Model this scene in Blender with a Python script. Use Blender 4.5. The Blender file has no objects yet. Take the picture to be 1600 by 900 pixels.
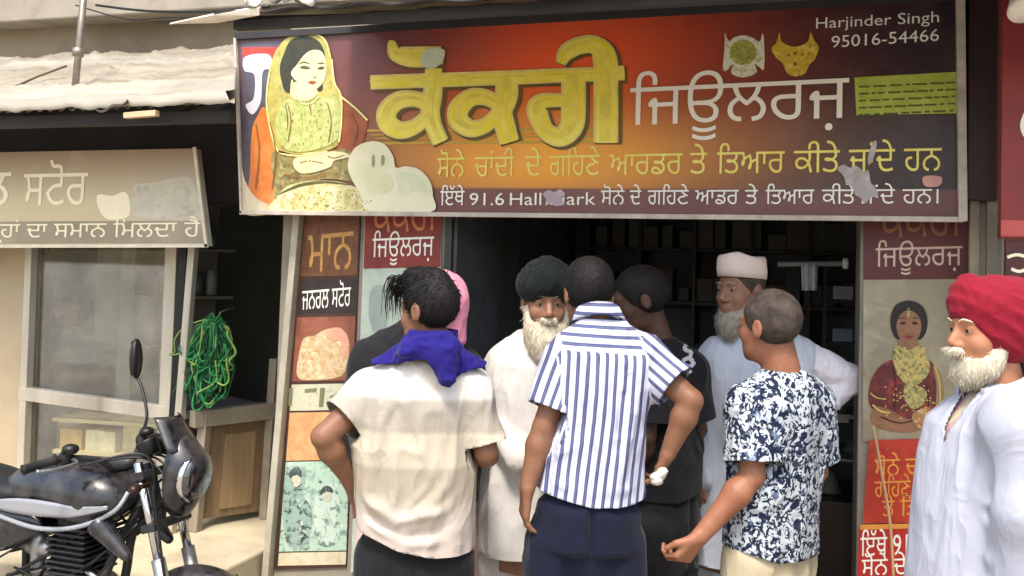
import bpy, bmesh, math, random
import numpy as np
from mathutils import Vector, Matrix
from mathutils.geometry import delaunay_2d_cdt

random.seed(4)
RNG = np.random.default_rng(7)
SC = bpy.context.scene
COL = SC.collection

# ------------------------------------------------------------------ camera
F_PX, PX0, PY0 = 1500.0, 800.0, 350.0
CAM = np.array([0.0, 0.0, 1.66])
YAW, PITCH, ROLL = math.radians(18), math.radians(2.5), math.radians(1.7)
Rm = Matrix.Rotation(YAW, 3, 'Z') @ Matrix.Rotation(math.radians(90) + PITCH, 3, 'X') @ Matrix.Rotation(ROLL, 3, 'Z')
RC = np.array(Rm)
cam = bpy.data.cameras.new('camera')
cam_o = bpy.data.objects.new('camera', cam)
COL.objects.link(cam_o)
cam_o.matrix_world = Matrix.Translation(Vector(CAM)) @ Rm.to_4x4()
cam.sensor_width = 36
cam.lens = 36 * F_PX / 1600
cam.shift_y = -(450 - PY0) / 1600
cam.clip_start, cam.clip_end = 0.05, 500
SC.camera = cam_o

# ------------------------------------------------------------------ light
SUN_EL, SUN_AZ = math.radians(61), math.radians(-5)
to_sun = Vector((-math.sin(SUN_AZ) * math.cos(SUN_EL), -math.cos(SUN_AZ) * math.cos(SUN_EL), math.sin(SUN_EL)))
world = bpy.data.worlds.new('World')
SC.world = world
world.use_nodes = True
wn = world.node_tree
sky = wn.nodes.new('ShaderNodeTexSky')
sky.sky_type = 'NISHITA'
sky.sun_disc = False
sky.sun_elevation = SUN_EL
sky.sun_rotation = math.atan2(to_sun.x, to_sun.y)
sky.dust_density = 4.0
sky.air_density = 1.3
bg = wn.nodes['Background']
bg.inputs['Strength'].default_value = 0.15
wn.links.new(sky.outputs['Color'], bg.inputs['Color'])
sun = bpy.data.lights.new('sun', 'SUN')
sun.energy = 1.5
sun.angle = math.radians(10.0)
sun.color = (1.0, 0.95, 0.87)
sun_o = bpy.data.objects.new('sun', sun)
COL.objects.link(sun_o)
sun_o.rotation_euler = to_sun.to_track_quat('Z', 'Y').to_euler()
vs = SC.view_settings
vs.view_transform = 'Standard'
vs.look = 'None'
vs.exposure = 1.28
vs.gamma = 1
vs.use_curve_mapping = False


# ------------------------------------------------------------------ measuring helpers
def ray(px, py):
    return RC @ np.array([(px - PX0) / F_PX, -(py - PY0) / F_PX, -1.0])


def P(px, py, Y):
    "point of the plane y = Y seen at a pixel of the photograph"
    r = ray(px, py)
    return CAM + r * (Y / r[1])


def PZ(px, py, z):
    r = ray(px, py)
    return CAM + r * ((z - CAM[2]) / r[2])


def J(px, py, d):
    "point at depth d"
    return CAM + ray(px, py) * d


def nrm(v):
    v = np.asarray(v, float)
    return v / max(np.linalg.norm(v), 1e-9)


# ------------------------------------------------------------------ materials
def lin(c):
    c = np.asarray(c, float) / 255
    return tuple(np.where(c <= 0.04045, c / 12.92, ((c + 0.055) / 1.055) ** 2.4)) + (1.0,)


MATS = {}


class NT:
    def __init__(s, name):
        s.m = bpy.data.materials.new(name)
        s.m.use_nodes = True
        s.t = s.m.node_tree
        s.b = s.t.nodes['Principled BSDF']

    def n(s, typ, **kw):
        nd = s.t.nodes.new('ShaderNode' + typ)
        for k, v in kw.items():
            setattr(nd, k, v)
        return nd

    def l(s, a, b):
        s.t.links.new(a, b)

    def val(s, sock, v):
        if hasattr(v, 'is_linked') or hasattr(v, 'links'):
            s.l(v, sock)
        else:
            sock.default_value = v

    def math(s, op, a, b=0.0, clamp=False):
        nd = s.n('Math', operation=op, use_clamp=clamp)
        s.val(nd.inputs[0], a)
        s.val(nd.inputs[1], b)
        return nd.outputs[0]

    def mix(s, f, a, b, mode='MIX'):
        nd = s.n('Mix', data_type='RGBA', blend_type=mode)
        s.val(nd.inputs[0], f)
        s.val(nd.inputs[6], a)
        s.val(nd.inputs[7], b)
        return nd.outputs[2]

    def ramp(s, f, a, b):
        nd = s.n('MapRange')
        s.val(nd.inputs[0], f)
        nd.inputs[1].default_value = a
        nd.inputs[2].default_value = b
        return nd.outputs[0]

    def obj(s):
        return s.n('TexCoord').outputs['Object']

    def noise(s, scale, vec=None, detail=4, rough=0.6, dist=0.0, stretch=None):
        nd = s.n('TexNoise')
        nd.inputs['Scale'].default_value = scale
        nd.inputs['Detail'].default_value = detail
        nd.inputs['Roughness'].default_value = rough
        nd.inputs['Distortion'].default_value = dist
        v = vec if vec is not None else s.obj()
        if stretch:
            mp = s.n('Mapping')
            mp.inputs['Scale'].default_value = stretch
            s.l(v, mp.inputs['Vector'])
            v = mp.outputs[0]
        s.l(v, nd.inputs['Vector'])
        return nd.outputs['Fac']

    def bump(s, h, strength=0.3, dist=0.01):
        nd = s.n('Bump')
        nd.inputs['Strength'].default_value = strength
        nd.inputs['Distance'].default_value = dist
        s.l(h, nd.inputs['Height'])
        s.l(nd.outputs[0], s.b.inputs['Normal'])

    def base(s, c):
        s.val(s.b.inputs['Base Color'], c)

    def set(s, rough=0.6, metal=0.0, spec=0.5):
        s.b.inputs['Roughness'].default_value = rough
        s.b.inputs['Metallic'].default_value = metal
        s.b.inputs['Specular IOR Level'].default_value = spec


def plain(name, c, rough=0.6, metal=0.0, spec=0.4, var=0.18, scale=9.0, bump=0.0, bscale=60.0, dirt=None, dirt_amt=0.5, stretch=None):
    "a surface of one colour with uneven tone, optional grime and relief"
    if name in MATS:
        return MATS[name]
    t = NT(name)
    t.set(rough, metal, spec)
    c = lin(c)
    f = t.noise(scale, stretch=stretch)
    lo = tuple(x * (1 - var) for x in c[:3]) + (1,)
    hi = tuple(min(1, x * (1 + var)) for x in c[:3]) + (1,)
    col = t.mix(t.ramp(f, 0.3, 0.7), lo, hi)
    if dirt:
        d = t.noise(scale * 0.45, detail=8, rough=0.7, dist=0.6, stretch=stretch)
        col = t.mix(t.math('MULTIPLY', t.ramp(d, 0.48, 0.72), dirt_amt), col, lin(dirt))
    t.base(col)
    if bump:
        t.bump(t.noise(bscale, detail=5), bump, 0.004)
    MATS[name] = t.m
    return t.m


def glass_mat(name, tint=(235, 245, 240), refl=0.12):
    t = NT(name)
    tr = t.n('BsdfTransparent')
    tr.inputs[0].default_value = lin(tint)
    gl = t.n('BsdfGlossy')
    gl.inputs['Roughness'].default_value = 0.03
    lw = t.n('LayerWeight')
    lw.inputs[0].default_value = 0.5
    f = t.math('ADD', t.math('MULTIPLY', t.math('POWER', lw.outputs['Facing'], 4.0), 0.5), t.math('MULTIPLY', t.noise(3.0), refl))
    mx = t.n('MixShader')
    t.l(f, mx.inputs[0])
    t.l(tr.outputs[0], mx.inputs[1])
    t.l(gl.outputs[0], mx.inputs[2])
    t.l(mx.outputs[0], t.t.nodes['Material Output'].inputs['Surface'])
    return t.m


# ------------------------------------------------------------------ objects
ORG = {}


def tag(o, label=None, cat=None, group=None, kind=None):
    if label:
        o['label'] = label
    if cat:
        o['category'] = cat
    if group:
        o['group'] = group
    if kind:
        o['kind'] = kind
    return o


def thing(name, loc, label, cat, group=None):
    o = bpy.data.objects.new(name, None)
    o.empty_display_size = 0.1
    COL.objects.link(o)
    o.location = Vector(loc)
    ORG[o.name] = np.array(loc, float)
    return tag(o, label, cat, group)


def link_mesh(name, V, Fs, mat, parent=None, origin=None, smooth=False, attr=None):
    V = np.asarray(V, np.float64).reshape(-1, 3)
    if parent is not None:
        org = ORG[parent.name]
        base = org
    else:
        if origin is None:
            lo, hi = V.min(0), V.max(0)
            origin = np.array([(lo[0] + hi[0]) / 2, (lo[1] + hi[1]) / 2, lo[2]])
        base = np.asarray(origin, float)
    me = bpy.data.meshes.new(name)
    Vl = (V - base).astype(np.float32)
    if isinstance(Fs, np.ndarray):
        n, k = Fs.shape
        me.vertices.add(len(Vl))
        me.vertices.foreach_set('co', Vl.ravel())
        me.loops.add(n * k)
        me.loops.foreach_set('vertex_index', Fs.astype(np.int32).ravel())
        me.polygons.add(n)
        me.polygons.foreach_set('loop_start', np.arange(0, n * k, k, dtype=np.int32))
        me.update(calc_edges=True)
    else:
        me.from_pydata([tuple(v) for v in Vl], [], Fs)
        me.update()
    if smooth:
        me.polygons.foreach_set('use_smooth', np.ones(len(me.polygons), bool))
    if attr is not None:
        a = me.attributes.new('cloth', 'FLOAT_VECTOR', 'POINT')
        a.data.foreach_set('vector', np.asarray(attr, np.float32).ravel())
    if mat is not None:
        me.materials.append(mat)
    o = bpy.data.objects.new(name, me)
    COL.objects.link(o)
    ORG[o.name] = base
    if parent is not None:
        o.parent = parent
    else:
        o.location = Vector(base)
    return o


class MB:
    "collects shapes into one mesh"

    def __init__(s):
        s.V, s.F = [], []

    def add(s, V, F):
        n = len(s.V)
        s.V += [tuple(v) for v in V]
        s.F += [tuple(i + n for i in f) for f in F]
        return s

    def box(s, x0, x1, y0, y1, z0, z1):
        V = [(x, y, z) for z in (z0, z1) for y in (y0, y1) for x in (x0, x1)]
        return s.add(V, [(0, 2, 3, 1), (4, 5, 7, 6), (0, 1, 5, 4), (2, 6, 7, 3), (0, 4, 6, 2), (1, 3, 7, 5)])

    def hexa(s, q, n):
        "a slab: four corners and a thickness vector"
        q = [np.asarray(p, float) for p in q]
        n = np.asarray(n, float)
        V = q + [p + n for p in q]
        return s.add(V, [(0, 1, 2, 3), (7, 6, 5, 4), (0, 4, 5, 1), (1, 5, 6, 2), (2, 6, 7, 3), (3, 7, 4, 0)])

    def bar(s, a, b, w, t, up=(0, 0, 1)):
        a, b = np.asarray(a, float), np.asarray(b, float)
        d = nrm(b - a)
        u = np.cross(d, np.asarray(up, float))
        if np.linalg.norm(u) < 1e-3:
            u = np.cross(d, (1, 0, 0))
        u = nrm(u)
        v = nrm(np.cross(u, d))
        q = [a - u * w / 2 - v * t / 2, a + u * w / 2 - v * t / 2, a + u * w / 2 + v * t / 2, a - u * w / 2 + v * t / 2]
        return s.hexa(q, b - a)

    def tube(s, pts, r, n=10, cap=True):
        pts = [np.asarray(p, float) for p in pts]
        rs = r if hasattr(r, '__len__') else [r] * len(pts)
        V, F = [], []
        d0 = nrm(pts[1] - pts[0])
        u = nrm(np.cross(d0, (0.31, 0.52, 0.79)))
        for i, p in enumerate(pts):
            d = nrm(pts[min(i + 1, len(pts) - 1)] - pts[max(i - 1, 0)])
            u = nrm(u - d * np.dot(u, d))
            w = np.cross(d, u)
            for k in range(n):
                a = 2 * math.pi * k / n
                V.append(p + rs[i] * (math.cos(a) * u + math.sin(a) * w))
        for i in range(len(pts) - 1):
            for k in range(n):
                F.append((i * n + k, i * n + (k + 1) % n, (i + 1) * n + (k + 1) % n, (i + 1) * n + k))
        if cap:
            F.append(tuple(range(n))[::-1])
            F.append(tuple(range((len(pts) - 1) * n, len(pts) * n)))
        return s.add(V, F)

    def lathe(s, c, axis, prof, n=24):
        "prof: list of (along axis, radius)"
        c = np.asarray(c, float)
        ax = nrm(axis)
        u = nrm(np.cross(ax, (0.3, 0.9, 0.2)))
        w = np.cross(ax, u)
        V, F = [], []
        for t, r in prof:
            for k in range(n):
                a = 2 * math.pi * k / n
                V.append(c + ax * t + r * (math.cos(a) * u + math.sin(a) * w))
        m = len(prof)
        for i in range(m - 1):
            for k in range(n):
                F.append((i * n + k, i * n + (k + 1) % n, (i + 1) * n + (k + 1) % n, (i + 1) * n + k))
        if prof[0][1] > 1e-6:
            F.append(tuple(range(n))[::-1])
        if prof[-1][1] > 1e-6:
            F.append(tuple(range((m - 1) * n, m * n)))
        return s.add(V, F)

    def build(s, name, mat, parent=None, bevel=0.0, smooth=False, origin=None):
        o = link_mesh(name, getattr(s, 'AV', s.V), getattr(s, 'AF', s.F), mat, parent, origin, smooth)
        if bevel:
            b = o.modifiers.new('bevel', 'BEVEL')
            b.width = bevel
            b.segments = 2
            b.limit_method = 'ANGLE'
            b.harden_normals = False
        return o


def sheet(pts, nu, nv, thick=0.003, fn=None):
    "pts(u,v)->xyz grid as vertices and quads"
    V = []
    for j in range(nv + 1):
        for i in range(nu + 1):
            V.append(pts(i / nu, j / nv))
    F = [(j * (nu + 1) + i, j * (nu + 1) + i + 1, (j + 1) * (nu + 1) + i + 1, (j + 1) * (nu + 1) + i) for j in range(nv) for i in range(nu)]
    return V, F


def solid(o, t, offset=0.0):
    m = o.modifiers.new('thickness', 'SOLIDIFY')
    m.thickness = t
    m.offset = offset
    return o


# ------------------------------------------------------------------ flat print: outlines filled as polygons
def catmull(pts, n=6, closed=True):
    pts = np.asarray(pts, float)
    N = len(pts)
    out = []
    rng = range(N) if closed else range(N - 1)
    for i in rng:
        if closed:
            p0, p1, p2, p3 = pts[(i - 1) % N], pts[i], pts[(i + 1) % N], pts[(i + 2) % N]
        else:
            p0, p1, p2, p3 = pts[max(i - 1, 0)], pts[i], pts[i + 1], pts[min(i + 2, N - 1)]
        for k in range(n):
            t = k / n
            out.append(0.5 * (2 * p1 + (p2 - p0) * t + (2 * p0 - 5 * p1 + 4 * p2 - p3) * t * t + (3 * p1 - p0 - 3 * p2 + p3) * t ** 3))
    if not closed:
        out.append(pts[-1])
    return np.array(out)


def area2(c):
    x, y = c[:, 0], c[:, 1]
    return 0.5 * np.sum(x * np.roll(y, -1) - y * np.roll(x, -1))


def ccw(c):
    c = np.asarray(c, float)
    return c if area2(c) > 0 else c[::-1]


def stroke2(pts, w, n=6, smooth=True, round_ends=False):
    "ribbon outline round a polyline; w a width or list of widths"
    pts = np.asarray(pts, float)
    ws = np.asarray(w if hasattr(w, '__len__') else [w] * len(pts), float)
    if smooth and len(pts) > 2:
        q = catmull(np.column_stack([pts, ws]), n, closed=False)
        pts, ws = q[:, :2], q[:, 2]
    d = np.gradient(pts, axis=0)
    d /= np.maximum(np.linalg.norm(d, axis=1, keepdims=True), 1e-9)
    nn = np.column_stack([-d[:, 1], d[:, 0]])
    A, B = pts + nn * ws[:, None] / 2, pts - nn * ws[:, None] / 2
    # one quad per step keeps winding positive everywhere
    return [ccw(np.array([A[i], A[i + 1], B[i + 1], B[i]])) for i in range(len(pts) - 1)]


def fill2(contours):
    "non-zero winding fill of closed contours -> 2D verts, triangles"
    vs2, es = [], []
    for c in contours:
        n0 = len(vs2)
        vs2 += [Vector((float(p[0]), float(p[1]))) for p in c]
        es += [(n0 + i, n0 + (i + 1) % len(c)) for i in range(len(c))]
    r = delaunay_2d_cdt(vs2, es, [], 0, 1e-6)
    V = np.array([(v.x, v.y) for v in r[0]])
    T = np.array([f for f in r[2] if len(f) == 3])
    if len(T) == 0:
        return V, T
    C = V[T].mean(1)
    w = np.zeros(len(C), int)
    A = np.concatenate([np.asarray(c, float) for c in contours])
    B = np.concatenate([np.roll(np.asarray(c, float), -1, axis=0) for c in contours])
    for s in range(0, len(C), 2000):
        c = C[s:s + 2000]
        x, y = c[:, :1], c[:, 1:]
        ay, by = A[None, :, 1], B[None, :, 1]
        cr = (B[None, :, 0] - A[None, :, 0]) * (y - ay) - (x - A[None, :, 0]) * (by - ay)
        w[s:s + 2000] = ((ay <= y) & (by > y) & (cr > 0)).sum(1) - ((ay > y) & (by <= y) & (cr < 0)).sum(1)
    return V, T[w != 0]


def text_contours(s, offset=0.0, res=3):
    cu = bpy.data.curves.new('t', 'FONT')
    cu.body = s
    cu.size = 1.0
    cu.fill_mode = 'NONE'
    cu.resolution_u = res
    cu.offset = offset
    ob = bpy.data.objects.new('t', cu)
    COL.objects.link(ob)
    dg = bpy.context.evaluated_depsgraph_get()
    dg.update()
    me = bpy.data.meshes.new_from_object(ob.evaluated_get(dg))
    nxt = {}
    for e in me.edges:
        a, b = e.vertices
        nxt.setdefault(a, []).append(b)
        nxt.setdefault(b, []).append(a)
    co = [(v.co.x, v.co.y) for v in me.vertices]
    seen, out = set(), []
    for i in range(len(co)):
        if i in seen or i not in nxt:
            continue
        loop, prev, cur = [i], None, i
        seen.add(i)
        while True:
            c = [x for x in nxt[cur] if x != prev and x not in seen]
            if not c:
                break
            nx = min(c) if prev is None else c[0]
            prev, cur = cur, nx
            seen.add(cur)
            loop.append(cur)
        if len(loop) > 2:
            out.append(np.array([co[k] for k in loop]))
    bpy.data.objects.remove(ob)
    bpy.data.curves.remove(cu)
    bpy.data.meshes.remove(me)
    return out


LAYER = 0.0012


def px_plane(Y):
    return lambda c: np.array([P(x, y, Y) for x, y in c])


def print_polys(name, contours_px, mat, Y, layer, parent, smooth=True, n=5, raw=False):
    "closed outlines given in photo pixels, printed on the plane y = Y"
    cs = []
    for c in contours_px:
        c = np.asarray(c, float)
        if not raw:
            c = ccw(catmull(c, n) if smooth else c)
        cs.append(c)
    V, T = fill2(cs)
    return link_mesh(name, px_plane(Y - layer * LAYER)(V), [tuple(t[::-1]) for t in T], mat, parent)


def print_text(name, s, a, b, h, mat, Y, layer, parent, bold=0.0, ref=None, rel=1.0):
    "text whose baseline runs from pixel a to pixel b, body height h pixels"
    cs = text_contours(s, bold)
    V, T = fill2(cs)
    x0, x1 = V[:, 0].min(), V[:, 0].max()
    body = ref or 0.56
    A, B = P(a[0], a[1], Y), P(b[0], b[1], Y)
    A2 = P(a[0], a[1] - h, Y)
    hz = np.linalg.norm(A2 - A)
    t = (V[:, 0] - x0) / (x1 - x0)
    W = A[None] + (B - A)[None] * t[:, None] + np.array([0, 0, 1.0])[None] * (V[:, 1] / body * hz)[:, None]
    W[:, 1] = Y - layer * LAYER
    return link_mesh(name, W, [tuple(q) for q in T], mat, parent)


# ------------------------------------------------------------------ signed distance solids
def vnoise(p, seed=0):
    "value noise, p (n,3) -> 0..1"
    p = np.asarray(p, np.float64)
    i = np.floor(p).astype(np.int64)
    f = p - i
    f = f * f * (3 - 2 * f)

    def h(ix, iy, iz):
        n = (ix * 374761393 + iy * 668265263 + iz * 2147483647 + seed * 974711) & 0xffffffff
        n = ((n ^ (n >> 13)) * 1274126177) & 0xffffffff
        return ((n ^ (n >> 16)) & 0xffff) / 65535.0
    r = 0
    for dx in (0, 1):
        wx = f[:, 0] if dx else 1 - f[:, 0]
        for dy in (0, 1):
            wy = f[:, 1] if dy else 1 - f[:, 1]
            for dz in (0, 1):
                wz = f[:, 2] if dz else 1 - f[:, 2]
                r = r + wx * wy * wz * h(i[:, 0] + dx, i[:, 1] + dy, i[:, 2] + dz)
    return r


class RCone:
    "tapered capsule"

    def __init__(s, a, b, ra, rb):
        s.a, s.b, s.ra, s.rb = np.asarray(a, float), np.asarray(b, float), ra, rb

    def bb(s):
        r = max(s.ra, s.rb)
        return np.minimum(s.a, s.b) - r, np.maximum(s.a, s.b) + r

    def ev(s, p):
        d = s.b - s.a
        t = np.clip(((p - s.a) @ d) / max(d @ d, 1e-12), 0, 1)
        q = p - s.a - t[..., None] * d
        return np.sqrt((q * q).sum(-1)) - (s.ra + (s.rb - s.ra) * t)


class Ell:
    "ellipsoid with axes rows"

    def __init__(s, c, r, ax=None):
        s.c, s.r = np.asarray(c, float), np.asarray(r, float)
        s.ax = np.eye(3) if ax is None else np.asarray(ax, float)

    def bb(s):
        e = np.sqrt(((s.ax * s.r[:, None]) ** 2).sum(0))
        return s.c - e, s.c + e

    def ev(s, p):
        q = (p - s.c) @ s.ax.T
        k0 = np.sqrt(((q / s.r) ** 2).sum(-1))
        k1 = np.sqrt(((q / (s.r * s.r)) ** 2).sum(-1))
        return k0 * (k0 - 1) / np.maximum(k1, 1e-9)


class Loft:
    "elliptic column: rows (centre, half width, half depth), bottom row first"

    def __init__(s, rows, F, n=2.3):
        s.C = np.array([r[0] for r in rows], float)
        s.A = np.array([r[1] for r in rows], float)
        s.B = np.array([r[2] for r in rows], float)
        s.U = nrm(s.C[-1] - s.C[0])
        F = np.asarray(F, float)
        s.Fv = nrm(F - s.U * (F @ s.U))
        s.R = np.cross(s.Fv, s.U)
        s.T = (s.C - s.C[0]) @ s.U
        s.n = n
        o = np.argsort(s.T)
        s.C, s.A, s.B, s.T = s.C[o], s.A[o], s.B[o], s.T[o]
        s.c0 = s.C[0]
        s.ou = (s.C - s.c0) @ s.R
        s.ov = (s.C - s.c0) @ s.Fv

    def bb(s):
        m = max(s.A.max(), s.B.max())
        return s.C.min(0) - m, s.C.max(0) + m

    def uv(s, p):
        q = p - s.c0
        t = (q @ s.U) - s.T[0]
        tt = t + s.T[0]
        return tt, q @ s.R - np.interp(tt, s.T, s.ou), q @ s.Fv - np.interp(tt, s.T, s.ov)

    def ev(s, p):
        t, u, v = s.uv(p)
        a, b = np.interp(t, s.T, s.A), np.interp(t, s.T, s.B)
        k = (np.abs(u / a) ** s.n + np.abs(v / b) ** s.n) ** (1 / s.n)
        d = (k - 1) * np.minimum(a, b)
        return np.maximum(np.maximum(d, s.T[0] - t), t - s.T[-1])


class Half:
    "everything on the far side of a plane, within r of p"

    def __init__(s, p, n, r=.35):
        s.p, s.n, s.r = np.asarray(p, float), nrm(n), r

    def bb(s):
        return s.p - s.r, s.p + s.r

    def ev(s, p):
        return -((p - s.p) @ s.n)


class Off:
    "a solid grown (or shrunk) by r"

    def __init__(s, q, r):
        s.q, s.r = q, r

    def bb(s):
        lo, hi = s.q.bb()
        return lo - max(s.r, 0), hi + max(s.r, 0)

    def ev(s, p):
        return s.q.ev(p) - s.r


def chain(pts, rs):
    return [RCone(pts[i], pts[i + 1], rs[i], rs[i + 1]) for i in range(len(pts) - 1)]


def solve(prims, h=0.006, pad=0.02):
    """prims: list of (solid, blend, sign); returns verts, quads of the zero surface"""
    los, his = zip(*[q[0].bb() for q in prims if q[2] > 0])
    lo = np.min(los, 0) - pad
    hi = np.max(his, 0) + pad
    n = np.ceil((hi - lo) / h).astype(int) + 1
    Fd = np.full(n, 1.0, np.float32)
    ax = [lo[i] + h * np.arange(n[i]) for i in range(3)]
    for q, k, sg in prims:
        l, u = q.bb()
        e = k + 3 * h
        i0 = np.maximum(np.floor((l - e - lo) / h).astype(int), 0)
        i1 = np.minimum(np.ceil((u + e - lo) / h).astype(int) + 1, n)
        if np.any(i1 <= i0):
            continue
        g = np.stack(np.meshgrid(ax[0][i0[0]:i1[0]], ax[1][i0[1]:i1[1]], ax[2][i0[2]:i1[2]], indexing='ij'), -1)
        d = q.ev(g).astype(np.float32)
        sl = tuple(slice(i0[i], i1[i]) for i in range(3))
        f = Fd[sl]
        if sg > 0:
            m = np.minimum(f, d)
            if k > 0:
                hh = np.maximum(k - np.abs(f - d), 0) / k
                m = m - hh * hh * k * 0.25
        else:
            m = np.maximum(f, -d)
            if k > 0:
                hh = np.maximum(k - np.abs(f + d), 0) / k
                m = m + hh * hh * k * 0.25
        Fd[sl] = m
    return nets(Fd, lo, h)


def nets(Fd, lo, h):
    S = Fd < 0
    nx, ny, nz = Fd.shape
    c = [S[i:nx - 1 + i, j:ny - 1 + j, k:nz - 1 + k] for i in (0, 1) for j in (0, 1) for k in (0, 1)]
    cnt = sum(x.astype(np.int8) for x in c)
    act = (cnt > 0) & (cnt < 8)
    I = np.argwhere(act)
    idx = np.full(act.shape, -1, np.int32)
    idx[act] = np.arange(len(I))
    acc = np.zeros((len(I), 3))
    num = np.zeros(len(I))
    offs = [(i, j, k) for i in (0, 1) for j in (0, 1) for k in (0, 1)]
    val = [Fd[I[:, 0] + o[0], I[:, 1] + o[1], I[:, 2] + o[2]].astype(np.float64) for o in offs]
    for a in range(8):
        for b in range(a + 1, 8):
            oa, ob = np.array(offs[a]), np.array(offs[b])
            if np.abs(oa - ob).sum() != 1:
                continue
            m = (val[a] < 0) != (val[b] < 0)
            t = val[a][m] / (val[a][m] - val[b][m])
            acc[m] += oa + (ob - oa) * t[:, None]
            num[m] += 1
    V = lo + h * (I + acc / num[:, None])
    Q = []
    for axis in range(3):
        sl0 = [slice(None)] * 3
        sl1 = [slice(None)] * 3
        sl0[axis] = slice(0, -1)
        sl1[axis] = slice(1, None)
        a, b = S[tuple(sl0)], S[tuple(sl1)]
        E = np.argwhere(a != b)
        o1, o2 = [(1, 2), (2, 0), (0, 1)][axis]
        ok = (E[:, o1] > 0) & (E[:, o2] > 0) & (E[:, o1] < Fd.shape[o1] - 1) & (E[:, o2] < Fd.shape[o2] - 1)
        E = E[ok]
        inside = a[E[:, 0], E[:, 1], E[:, 2]]

        def cell(d1, d2):
            e = E.copy()
            e[:, o1] -= d1
            e[:, o2] -= d2
            return idx[e[:, 0], e[:, 1], e[:, 2]]
        q = np.column_stack([cell(1, 1), cell(0, 1), cell(0, 0), cell(1, 0)])
        q[~inside] = q[~inside][:, ::-1]
        Q.append(q)
    return V, np.concatenate(Q)


def normals(V, Q):
    n = np.cross(V[Q[:, 2]] - V[Q[:, 0]], V[Q[:, 3]] - V[Q[:, 1]])
    N = np.zeros_like(V)
    for k in range(4):
        np.add.at(N, Q[:, k], n)
    return N / np.maximum(np.linalg.norm(N, axis=1, keepdims=True), 1e-12)


def relax(V, Q, it=1, w=0.5):
    for _ in range(it):
        A = np.zeros_like(V)
        c = np.zeros(len(V))
        for k in range(4):
            np.add.at(A, Q[:, k], V[Q[:, (k + 1) % 4]] + V[Q[:, (k - 1) % 4]])
            np.add.at(c, Q[:, k], 2)
        V = V * (1 - w) + w * A / np.maximum(c, 1)[:, None]
    return V


def keep(V, Q, mask, attr=None):
    "drop quads outside the mask and vertices left over"
    Q = Q[mask]
    used = np.unique(Q)
    m = np.full(len(V), -1)
    m[used] = np.arange(len(used))
    return V[used], m[Q], (attr[used] if attr is not None else None)


def clip_hem(V, Q, hv, axis):
    "cut an open hem where hv > 0; straddling vertices are pulled on to the hem line"
    out = hv > 0
    q = out[Q]
    st = q.any(1) & ~q.all(1)
    mv = np.zeros(len(V), bool)
    mv[np.unique(Q[st])] = True
    mv &= out
    V = V.copy()
    ax = np.asarray(axis, float)
    V[mv] -= hv[mv, None] * (ax[mv] if ax.ndim == 2 else ax[None])
    V, Q, _ = keep(V, Q, ~q.all(1))
    return V, Q


def seg_dist(V, pts):
    best = np.full(len(V), 9.0)
    for a, b in zip(pts[:-1], pts[1:]):
        d = b - a
        t = np.clip(((V - a) @ d) / max(d @ d, 1e-12), 0, 1)
        q = V - a - t[:, None] * d
        best = np.minimum(best, np.sqrt((q * q).sum(1)))
    return best


def crease(V, N, folds):
    "folds: (points, height, width): ridges (+) and valleys (-) along a line on the cloth"
    dsp = np.zeros(len(V))
    for pts, amp, w in folds:
        d = seg_dist(V, [np.asarray(p, float) for p in pts])
        dsp += amp * np.exp(-(d / w) ** 2)
    return V + N * dsp[:, None]


def wrinkle(V, N, amp, scale, stretch=(1, 1, 1), seed=0):
    p = V * np.asarray(stretch) * scale
    w = vnoise(p * 0.4 + 5, seed + 3)
    p = p + 1.2 * w[:, None]
    a = 1 - np.abs(2 * vnoise(p, seed) - 1)
    b = 1 - np.abs(2 * vnoise(p * 2.1 + 11, seed + 1) - 1)
    return V + N * (amp * (a ** 2 - 0.4 + 0.35 * (b ** 2 - 0.4)))[:, None]


def strands(V, N, count, length, flow, r=0.0012, lift=0.25, seed=1, curl=0.25, mask=None):
    "tapered hairs standing on a surface, combed along flow(p)"
    g = np.random.default_rng(seed)
    ids = np.arange(len(V)) if mask is None else np.nonzero(mask)[0]
    ids = g.choice(ids, count)
    m = MB()
    Pp, Nn = V[ids], N[ids]
    Fl = np.array([np.asarray(flow(q), float) for q in Pp[:1]])
    Fl = np.repeat(Fl, len(ids), 0)
    Fl = Fl - Nn * ((Fl * Nn).sum(1) * .8)[:, None] + g.normal(0, curl, (len(ids), 3))
    un = lambda a: a / np.maximum(np.linalg.norm(a, axis=1, keepdims=True), 1e-9)
    Fl = un(Fl)
    L = length * g.uniform(.6, 1.25, len(ids))
    rows = [Pp - Nn * .002]
    dd = un(Fl + Nn * lift)
    for k in range(3):
        dd = un(dd + Fl * .35 - Nn * lift * .35 * k + g.normal(0, .08, Pp.shape))
        rows.append(rows[-1] + dd * (L / 3)[:, None])
    a1 = un(np.cross(Fl, [[.31, .52, .79]]))
    a2 = np.cross(Fl, a1)
    rr = [r, r, r * .8, r * .25]
    Vs = np.stack([np.stack([rows[k] + rr[k] * (math.cos(2.0944 * q) * a1 + math.sin(2.0944 * q) * a2) for q in range(3)], 1) for k in range(4)], 1)
    n = len(ids)
    base = (np.arange(n) * 12)[:, None]
    qs = [[k * 3 + q, k * 3 + (q + 1) % 3, (k + 1) * 3 + (q + 1) % 3, (k + 1) * 3 + q] for k in range(3) for q in range(3)]
    m.AV, m.AF = Vs.reshape(-1, 3), np.concatenate([base + np.array(q)[None] for q in qs])
    return m

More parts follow.
